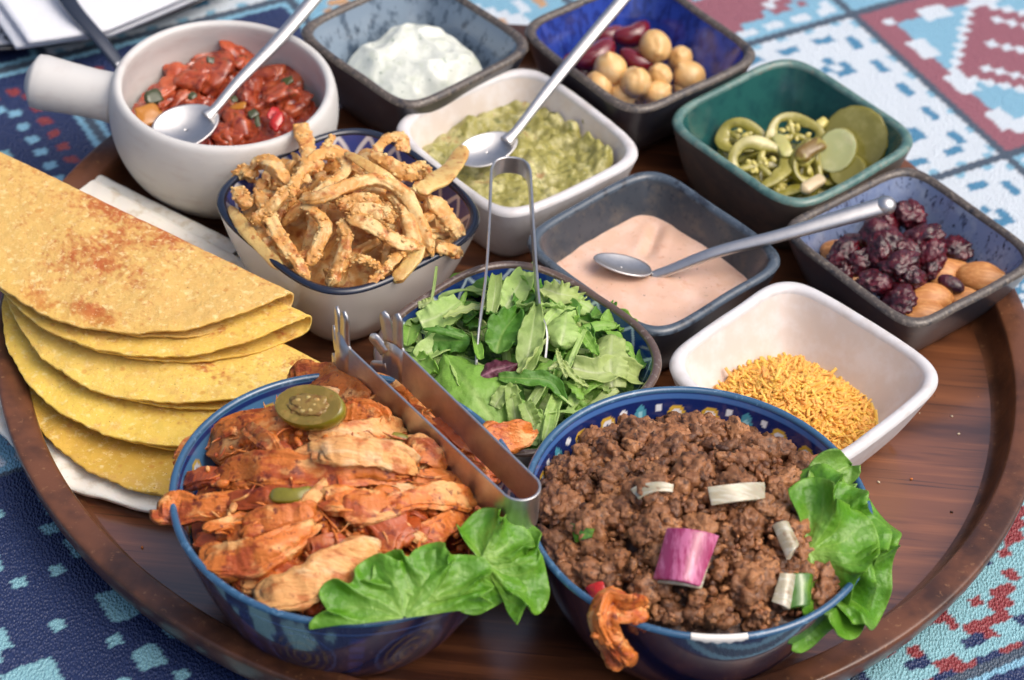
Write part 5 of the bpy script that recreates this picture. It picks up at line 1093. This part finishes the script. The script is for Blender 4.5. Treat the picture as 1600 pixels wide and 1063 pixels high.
won = mat('white_onion', L(172, 164, 138), rough=.25, sss=.4, coat=.5, layers=((A(L(200, 198, 182), .7), 'n', 1.3, .46, .64, (.6, 4, 1)), (A(L(170, 120, 130), .5), 'n', .9, .6, .74), (A(L(130, 88, 52), .8), 'n', 1.6, .58, .74)), bump=(('n', 2.5, .2, .04, (.5, 4, 1)),))
def petal(name, label, cat, quad, mt, thick=.3, bulge=.3, dz=None, n=18):
    """curved slab over four corner points a b / d c"""
    a, b, c, d = quad; u = np.linspace(0, 1, n); Uu, Vv = np.meshgrid(u, u)
    P = (a*(1-Uu)[..., None]+b*Uu[..., None])*(1-Vv)[..., None]+(d*(1-Uu)[..., None]+c*Uu[..., None])*Vv[..., None]
    nr = np.cross(b-a, d-a); nr /= np.linalg.norm(nr); nr = nr if nr[2] > 0 else -nr
    P = P+nr*(bulge*(1-(2*Uu-1)**2))[..., None]+nr*.04*noise(np.stack([Uu*3, Vv*3, Uu*0], -1))[..., None]
    o = mk(name, P.reshape(-1, 3), grid_faces(n, n), mt, solid=thick); tag(o, label, cat)
    bv = o.modifiers.new('soft_edges', 'BEVEL'); bv.width = .05*S; bv.segments = 2; bv.limit_method = 'ANGLE'
    return o
petal('red_onion_piece', 'glossy purple red onion piece standing on the minced beef', 'red onion', [bs(548, 530, 1.13), bs(722, 555, 1.21), bs(655, 735, 1.05), bs(500, 710, 0.81)], ron, .22, .55)
petal('red_onion_layer', 'white inner layer showing under the purple red onion piece', 'red onion', [bs(552, 534, .92), bs(716, 560, 1.0), bs(662, 745, .78), bs(498, 722, .48)], won, .2, .5)
petal('white_onion_piece', 'rectangular white onion piece in the middle of the minced beef', 'onion', [bs(685, 385, 0.93), bs(880, 370, 0.93), bs(882, 430, 0.73), bs(700, 450, 0.65)], won, .3, .32)
petal('white_onion_piece', 'pinkish white onion sliver left of the rectangular piece', 'onion', [bs(420, 395, 0.89), bs(565, 375, 0.89), bs(560, 405, 0.73), bs(450, 430, 0.65)], won, .25, .25)
petal('white_onion_piece', 'pale onion piece beside the curly lettuce, the upper of two', 'onion', [bs(920, 520, 0.65), bs(965, 515, 0.73), bs(1000, 590, 0.73), bs(970, 640, 0.57)], won, .25, .25)
petal('white_onion_piece', 'pale curved onion piece at the front right beside the green pepper', 'onion', [bs(945, 690, 0.73), bs(985, 690, 0.81), bs(965, 815, 0.73), bs(915, 790, 0.57)], won, .3, .15)
gp = mat('green_pepper', L(66, 110, 30), rough=.18, coat=.7, layers=((A(L(110, 150, 50), .7), 'n', 1.2, .5, .66),))
petal('green_pepper_piece', 'green pepper piece at the right front under the lettuce', 'pepper', [bs(985, 690, 0.73), bs(1045, 690, 0.73), bs(1035, 800, 0.57), bs(965, 815, 0.49)], gp, .35, .2)
petal('green_pepper_piece', 'small green pepper piece at the left in the minced beef', 'pepper', [bs(205, 510, 0.73), bs(290, 535, 0.73), bs(280, 560, 0.57), bs(230, 580, 0.57)], gp, .25, .1)
petal('red_pepper_piece', 'small bright red pepper piece at the left front rim of the beef', 'pepper', [bs(265, 740, 0.65), bs(320, 720, 0.73), bs(330, 770, 0.57), bs(290, 780, 0.57)], redp, .25, .1)
# chicken bit over the rim
def pl(px, py, z): return at(800+px/2.247, 590+py/2.247, z)
P = [pl(465, 805, 6.9), pl(400, 800, 7.1), pl(350, 790, 7.2), pl(325, 840, 6.9), pl(340, 910, 6.0), pl(375, 970, 5.1), pl(405, 1010, 4.6)]
C = catmull(P, 8); s = np.linspace(0, 1, len(C))
V, F = meat(C, .92, .75, (0, -.7, .7), 5, .42, .09, .5, nr=48, power=3.2, twist=.8, endp=.4, wv=.6, per=80)
V, F = crusty(V, F, 40, 5, .05, .16)
o = mk('chicken_bit', V, F, ckm); tag(o, 'bent orange chicken bit hanging over the front rim of the beef bowl', 'chicken')

# ================================================================ curly lettuce garnish
GC = (lf_garn, L(92, 152, 34), L(164, 202, 92))
LC['garn'] = GC
ct = thing('curly_lettuce', 'curly bright green lettuce bunch hanging over the right rim of the beef bowl', 'lettuce', pl(1100, 640, 6.4))
def frill(c, ang0, ang1, Rl, nrm, roll, seed, kb=4.6, ks=15, big=.24, small=.055, cup=0, nth=460, nr_=60, parent=None, stretch=1):
    """curly leaf: broad folds that start midway, finer frills along the edge, both swirling with radius"""
    fr = frame(nrm, roll); a = np.linspace(ang0, ang1, nth); r = np.linspace(.02, 1, nr_); Aa, Rr = np.meshgrid(a, r)
    sw = 1.6*noise(np.stack([Aa*.7, Rr*1.6, Aa*0+seed], -1), seed)
    pb = kb*Aa+seed+2.2*sw; ps = ks*Aa+3*sw+2.0*noise(np.stack([Aa*2.2, Rr*1.5, Aa*0+seed], -1), seed+2)
    am = .8+.7*noise(np.stack([Aa*1.2, Rr*0, Aa*0+seed+4], -1), seed+5); as_ = .8+.9*noise(np.stack([Aa*2.4, Rr*0, Aa*0+seed+9], -1), seed+6)
    zz = big*Rl*Rr**1.6*am*np.sin(pb)+small*Rl*Rr**5*as_*np.sin(ps)+cup*Rl*Rr**2+.10*Rl*Rr*fbm(np.stack([Aa*1.8, Rr*2.4, Aa*0+seed], -1), 3, seed+8)
    Aw = Aa+(.8/kb)*am*Rr**1.5*np.cos(pb)+(.5/ks)*as_*Rr**5*np.cos(ps)
    rad = Rl*Rr*(1+.14*noise(np.stack([Aa*1.7, Rr*0, Aa*0+seed], -1), seed)-.12*Rr**3*np.sin(pb+.8))
    V = np.stack([rad*np.cos(Aw)*stretch, rad*np.sin(Aw), zz], -1).reshape(-1, 3)@fr+np.asarray(c)
    vn = np.exp(-(((Aa*3.2+.35*np.sin(Rr*5)+.3*sw) % 1-.5)/.06)**2)*(1-Rr)*.6
    kk = np.clip(.7*(1-Rr)**1.5+vn+.25*noise(np.stack([Aa*4, Rr*4, Aa*0], -1), seed), 0, 1)[..., None]
    ed = sst(.9, 1, Rr)[..., None]*.5
    col = (np.array(GC[1][:3])*(1-kk)+np.array(GC[2][:3])*kk)*(1-ed)+np.array(L(140, 192, 70)[:3])*ed
    return mk('lettuce_lobe', V, grid_faces(nr_, nth), lf_garn, parent or ct, col=col.reshape(-1, 3), solid=.05)
frill(pl(1060, 610, 6.3), R(-85), R(85), 3.7, (.15, -.45, 1), 0, 3, kb=5.4, big=.26, small=.08)
frill(pl(1020, 660, 6.6), R(-95), R(25), 3.2, (.1, -.75, 1), 0, 8, kb=6.2, big=.3, small=.09)
frill(pl(1040, 610, 7.1), R(-110), R(110), 2.7, (-.05, -.75, 1), 0, 15, kb=5.0, big=.36, small=.1, cup=.05)
frill(pl(1120, 560, 7.0), R(-60), R(110), 2.3, (.05, -.5, 1), 0, 23, kb=5.0, big=.34, small=.1, cup=.05)
leaf('pale lettuce leaf standing up at the right inner wall of the beef bowl', [pl(1100, 460, 6.5), pl(1110, 400, 7.0), pl(1130, 340, 7.0), pl(1190, 310, 6.9)], 2.1, (lf_garn, L(120, 166, 66), L(186, 212, 128)), nrm=(0, -.8, .7), cup=.3, ruf=.12, rk=3, seed=4, shape='round', m=30, n=40, name='curly_lettuce', cat='lettuce', group=None, thick=.06, veins=4)
def gl(px, py, z): return at(230+px/2.113, 560+py/2.113, z)
LC['garn'] = GC
lt = thing('lettuce_leaf', 'long bright lettuce leaf with frilled upper edge on the front rim of the chicken bowl', 'lettuce', at(650, 945, 6.6))
frill(at(632, 966, 6.85), R(-2), R(180), 2.6, (.05, -.55, .9), R(10), 31, kb=9, ks=22, big=.11, small=.05, parent=lt, stretch=1.35)
frill(at(668, 942, 7.15), R(8), R(172), 2.15, (.0, -.6, .85), R(10), 37, kb=8, ks=20, big=.16, small=.06, parent=lt, stretch=1.35)
lt2 = thing('lettuce_leaf', 'broad curled lettuce leaf under the bend of the metal tongs', 'lettuce', at(770, 890, 6.7))
frill(at(762, 890, 6.9), R(-70), R(125), 2.5, (.1, -.5, 1), 0, 44, kb=6, ks=15, big=.2, small=.06, parent=lt2)
frill(at(752, 872, 7.2), R(-110), R(60), 2.1, (.15, -.65, 1), 0, 52, kb=6, ks=15, big=.22, small=.07, parent=lt2)

# ================================================================ tongs
def strip(name, C, zt, h, th, mt, parent):
    """upright metal strip following plan curve C with top edge heights zt and height h"""
    C = np.asarray(C, float); T = np.gradient(C, axis=0); T /= np.linalg.norm(T, axis=1)[:, None]; N = np.stack([-T[:, 1], T[:, 0]], 1)
    zt = np.broadcast_to(zt, (len(C),)); h = np.broadcast_to(h, (len(C),)); b = .03
    sec = [(-th/2, b), (-th/2+b, 0), (th/2-b, 0), (th/2, b), (th/2, -1), (th/2-b, -2), (-th/2+b, -2), (-th/2, -1)]
    R_ = []
    for o_, k in sec:
        z = zt-b if k == b else zt if k == 0 else zt-h+b if k == -1 else zt-h
        R_.append(np.concatenate([C+N*o_, z[:, None]], 1))
    V = np.stack(R_, 1)
    F = grid_faces(len(C), 8, True)
    caps = np.array([(0, 1, 2, 3), (0, 3, 4, 7), (7, 4, 5, 6)])
    F = np.vstack([F, caps, (caps+(len(C)-1)*8)[:, ::-1]])
    o = mk(name, V.reshape(-1, 3), F, mt, parent)
    md = o.modifiers.new('edges', 'EDGE_SPLIT'); md.split_angle = R(35); return o
def ctongs():
    zt = 9.1; f = lambda x, y, z=zt: at(460+x/2.8725, 460+y/2.8725, z)[:2]
    A0, A1 = f(250, 250), f(930, 882); B0, B1 = f(490, 258), f(1092, 830)
    t = thing('serving_tongs', 'flat steel fork ended tongs lying across the chicken bowl', 'tongs', (*((A1+B1)/2), 7.1))
    c = (A1+B1)/2; r = np.linalg.norm(A1-B1)/2; d = (A1-A0)/np.linalg.norm(A1-A0); u = (A1-B1)/np.linalg.norm(A1-B1); w_ = np.array([-u[1], u[0]]); w_ = w_ if w_@d > 0 else -w_
    arc = [c+r*(math.cos(q)*u+math.sin(q)*w_*1.0) for q in np.linspace(0, np.pi, 16)]
    la = [A0+(A1-A0)*k for k in np.linspace(0, 1, 14)[:-1]]; lb = [B1+(B0-B1)*k for k in np.linspace(0, 1, 14)[1:]]
    strip('arm', la, np.linspace(zt+.1, zt, 13), 1.95, .11, steel, t); strip('arm', lb, np.linspace(zt, zt+.1, 13), 1.95, .11, steel, t)
    strip('bend', np.vstack([la[-1:], arc, lb[:1]]), zt, 1.95, .11, steel, t)
    # fork ends: flat plates with fingers, in the arm's own upright plane and curled inwards
    for base, dr, inw in ((A0, -d, 1), (B0, (B0-B1)/np.linalg.norm(B0-B1), -1)):
        s_in = np.array([-dr[1], dr[0]])*(1 if (np.array([-dr[1], dr[0]])@((A0+B0)/2-base)) > 0 else -1)
        def pt(a, v):       # a along the arm beyond its end, v above the strip's lower edge
            k = max(0, a-.2)
            q = base+dr*(a-.06*k*k)+s_in*(.14*k*k)
            return np.array([q[0], q[1], zt+.1-1.95+v])
        def plate(nm, rows):
            V = []
            for r0 in rows: V += [pt(*r0[0]), pt(*r0[1])]
            return mk(nm, np.array(V), grid_faces(len(rows), 2), steel, t, solid=.11)
        plate('palm', [((-.05, 0), (-.05, 1.95)), ((.3, -.02), (.25, 2.1)), ((.7, -.1), (.62, 2.25)), ((1.05, -.12), (.95, 2.2)), ((1.3, .1), (1.2, 1.95))])
        for (a0, v0), (a1, v1), wf in (((.42, 1.9), (.5, 3.7), .27), ((.95, 1.8), (1.35, 3.35), .27), ((1.15, 1.05), (2.0, 1.75), .27), ((1.0, .2), (1.95, -.1), .27)):
            dv = np.array([a1-a0, v1-v0]); dv /= np.linalg.norm(dv); nv = np.array([-dv[1], dv[0]]); rows = []
            for k in np.linspace(0, 1, 12):
                wv = wf*(1.35-.5*k if k < .5 else 1.1) if k < .7 else wf*1.1*math.sqrt(max(0.01, 1-((k-.7)/.3)**2))
                q = np.array([a0, v0])+(np.array([a1, v1])-np.array([a0, v0]))*k
                rows.append((q-nv*wv, q+nv*wv))
            plate('finger', rows)
ctongs()
def stongs():
    zt = 6.9
    g = lambda x, y, z: at(660+x/2.796, 220+y/2.796, z)
    t = thing('salad_tongs', 'narrow steel tongs with a rounded bend stuck into the salad', 'tongs', (-.8, 5.5, 5.8))
    left = [g(302, 120, 6.9), g(296, 300, 6.9), g(280, 560, 6.9), g(255, 760, 6.8), g(238, 930, 6.2)]
    right = [g(473, 130, 6.9), g(484, 320, 6.9), g(500, 560, 6.9), g(517, 760, 6.8)]
    top = [g(302, 120, 6.9), g(318, 88, 6.9), g(350, 72, 6.9), g(390, 70, 6.9), g(432, 78, 6.9), g(460, 98, 6.9), g(473, 130, 6.9)]
    for nm, P, hh in (('arm', left, .95), ('bend', top, 1.0), ('arm', right, .95)):
        C = catmull(P, 6); strip(nm, C[:, :2], C[:, 2], hh, .12, steel, t)
    P = [g(517, 755, 6.85), g(536, 800, 6.8), g(545, 850, 6.6), g(540, 920, 6.2), g(528, 1020, 5.6)]
    C = catmull(P, 6); strip('blade', C[:, :2], C[:, 2], np.interp(np.linspace(0, 1, len(C)), [0, .2, .6, 1], [.95, 1.9, 2.0, 1.0]), .12, steel, t)
    P = [g(238, 925, 6.2), g(236, 970, 5.9), g(240, 1010, 5.5)]
    C = catmull(P, 6); strip('blade', C[:, :2], C[:, 2], 1.4, .12, steel, t)
stongs()

# ================================================================ spoons
def spoon(label, bc, ax, la, lb, depth, tip_nrm, handle, hw, name='spoon', knob=False):
    t = thing(name, label, 'spoon', bc)
    n = np.asarray(tip_nrm, float); n /= np.linalg.norm(n); x = np.asarray(ax, float); x = x-n*(x@n); x /= np.linalg.norm(x); y = np.cross(n, x)
    r = np.linspace(0.02, 1, 16); a = np.linspace(0, 2*np.pi, 64, endpoint=False); Rr, Aa = np.meshgrid(r, a, indexing='ij')
    ex = la*Rr*np.cos(Aa); ey = lb*Rr*np.sin(Aa)*(1-.12*np.cos(Aa)); ez = depth*(Rr**2-1)
    V = np.asarray(bc)+ex[..., None]*x+ey[..., None]*y+ez[..., None]*n
    mk('spoon_bowl', V.reshape(-1, 3), grid_faces(16, 64, True), steel, t, solid=.09)
    C = catmull(handle, 10); s = np.linspace(0, 1, len(C)); 
    V, F = tube(C, np.interp(s, np.linspace(0, 1, len(hw)), hw), np.interp(s, np.linspace(0, 1, len(hw)), hw)*.62+.04, (0, -.5, 1), 18, 2.4); mk('spoon_handle', V, F, steel, t)
    if knob:
        V, F = ico(3); e = C[-1]; mk('handle_end', V*np.array([hw[-1]*.56, hw[-1]*.56, hw[-1]*.5])+e, F, steel, t)
    return t
b = at(290, 196, 4.75)
spoon('steel spoon resting in the tomato salsa', b, at(330, 175, 5.2)-b, 1.75, 1.35, .42, (-.05, -.25, 1), [at(322, 183, 4.9), at(338, 168, 5.2), at(372, 128, 5.9), at(435, 63, 6.9), at(500, -12, 8.2)], [.75, .5, .5, .62, .7, .75])
b = at(762, 232, 3.9)
spoon('steel spoon resting in the guacamole', b, at(800, 215, 4.2)-b, 1.65, 1.05, .38, (-.05, -.2, 1), [at(790, 222, 4.1), at(808, 203, 4.4), at(845, 155, 4.9), at(905, 80, 6.0), at(985, -15, 7.6)], [.7, .5, .5, .6, .66, .7])
b = at(973, 413, 2.62)
spoon('steel spoon sunk in the pink sauce with its handle over the speckled bowl', b, at(925, 410, 2.75)-at(1040, 432, 2.0), 1.5, 1.0, .24, (.2, .24, 1), [at(1018, 432, 2.1), at(1050, 421, 2.6), at(1120, 394, 3.7), at(1220, 368, 4.75), at(1300, 345, 5.5), at(1384, 321, 6.2)], [.5, .55, .6, .66, .8, .92], knob=True)

# ================================================================ a few crumbs on the tray
acc = Acc(); V0, F0 = ico(1)
for i in range(70):
    a = rng.uniform(-1.0, .35) if i < 45 else rng.uniform(2.6, 4.6); rr = rng.uniform(12, 22.4); x, y = .5+rr*math.cos(a), -.7+rr*math.sin(a); r = rng.uniform(.02, .07)
    acc.add(V0*np.array([r*1.5, r, r])@frame((0, 0, 1), i)+(x, y, r*.6), F0, L(*[(60, 34, 20), (214, 200, 170), (190, 110, 50)][i % 3]))
tag(acc.build('tray_crumbs', mat('crumb', (1, 1, 1, 1), rough=.6, attr=True)), 'tiny food crumbs scattered on the bare wood of the tray', 'crumbs', kind='stuff')

# ================================================================ tell look-alikes apart by their order from left to right in their group
def px_of(o):
    me = o.data; p = np.array(me.vertices[len(me.vertices)//2].co)/S+np.array(o.location)/S
    v = p-CPOS; return float(v@RGT/(v@FWD))
from collections import defaultdict
same = defaultdict(list)
for o in COL.objects:
    if o.parent is None and o.type == 'MESH' and o.get('group'): same[(o['group'], o['label'])].append(o)
ORD = ['first', 'second', 'third', 'fourth', 'fifth', 'sixth', 'seventh', 'eighth', 'ninth', 'tenth', 'eleventh', 'twelfth', 'thirteenth', 'fourteenth']
for (g, l), os_ in same.items():
    if len(os_) > 1:
        for i, o in enumerate(sorted(os_, key=px_of)): o['label'] = l+', '+ORD[i]+' from left'
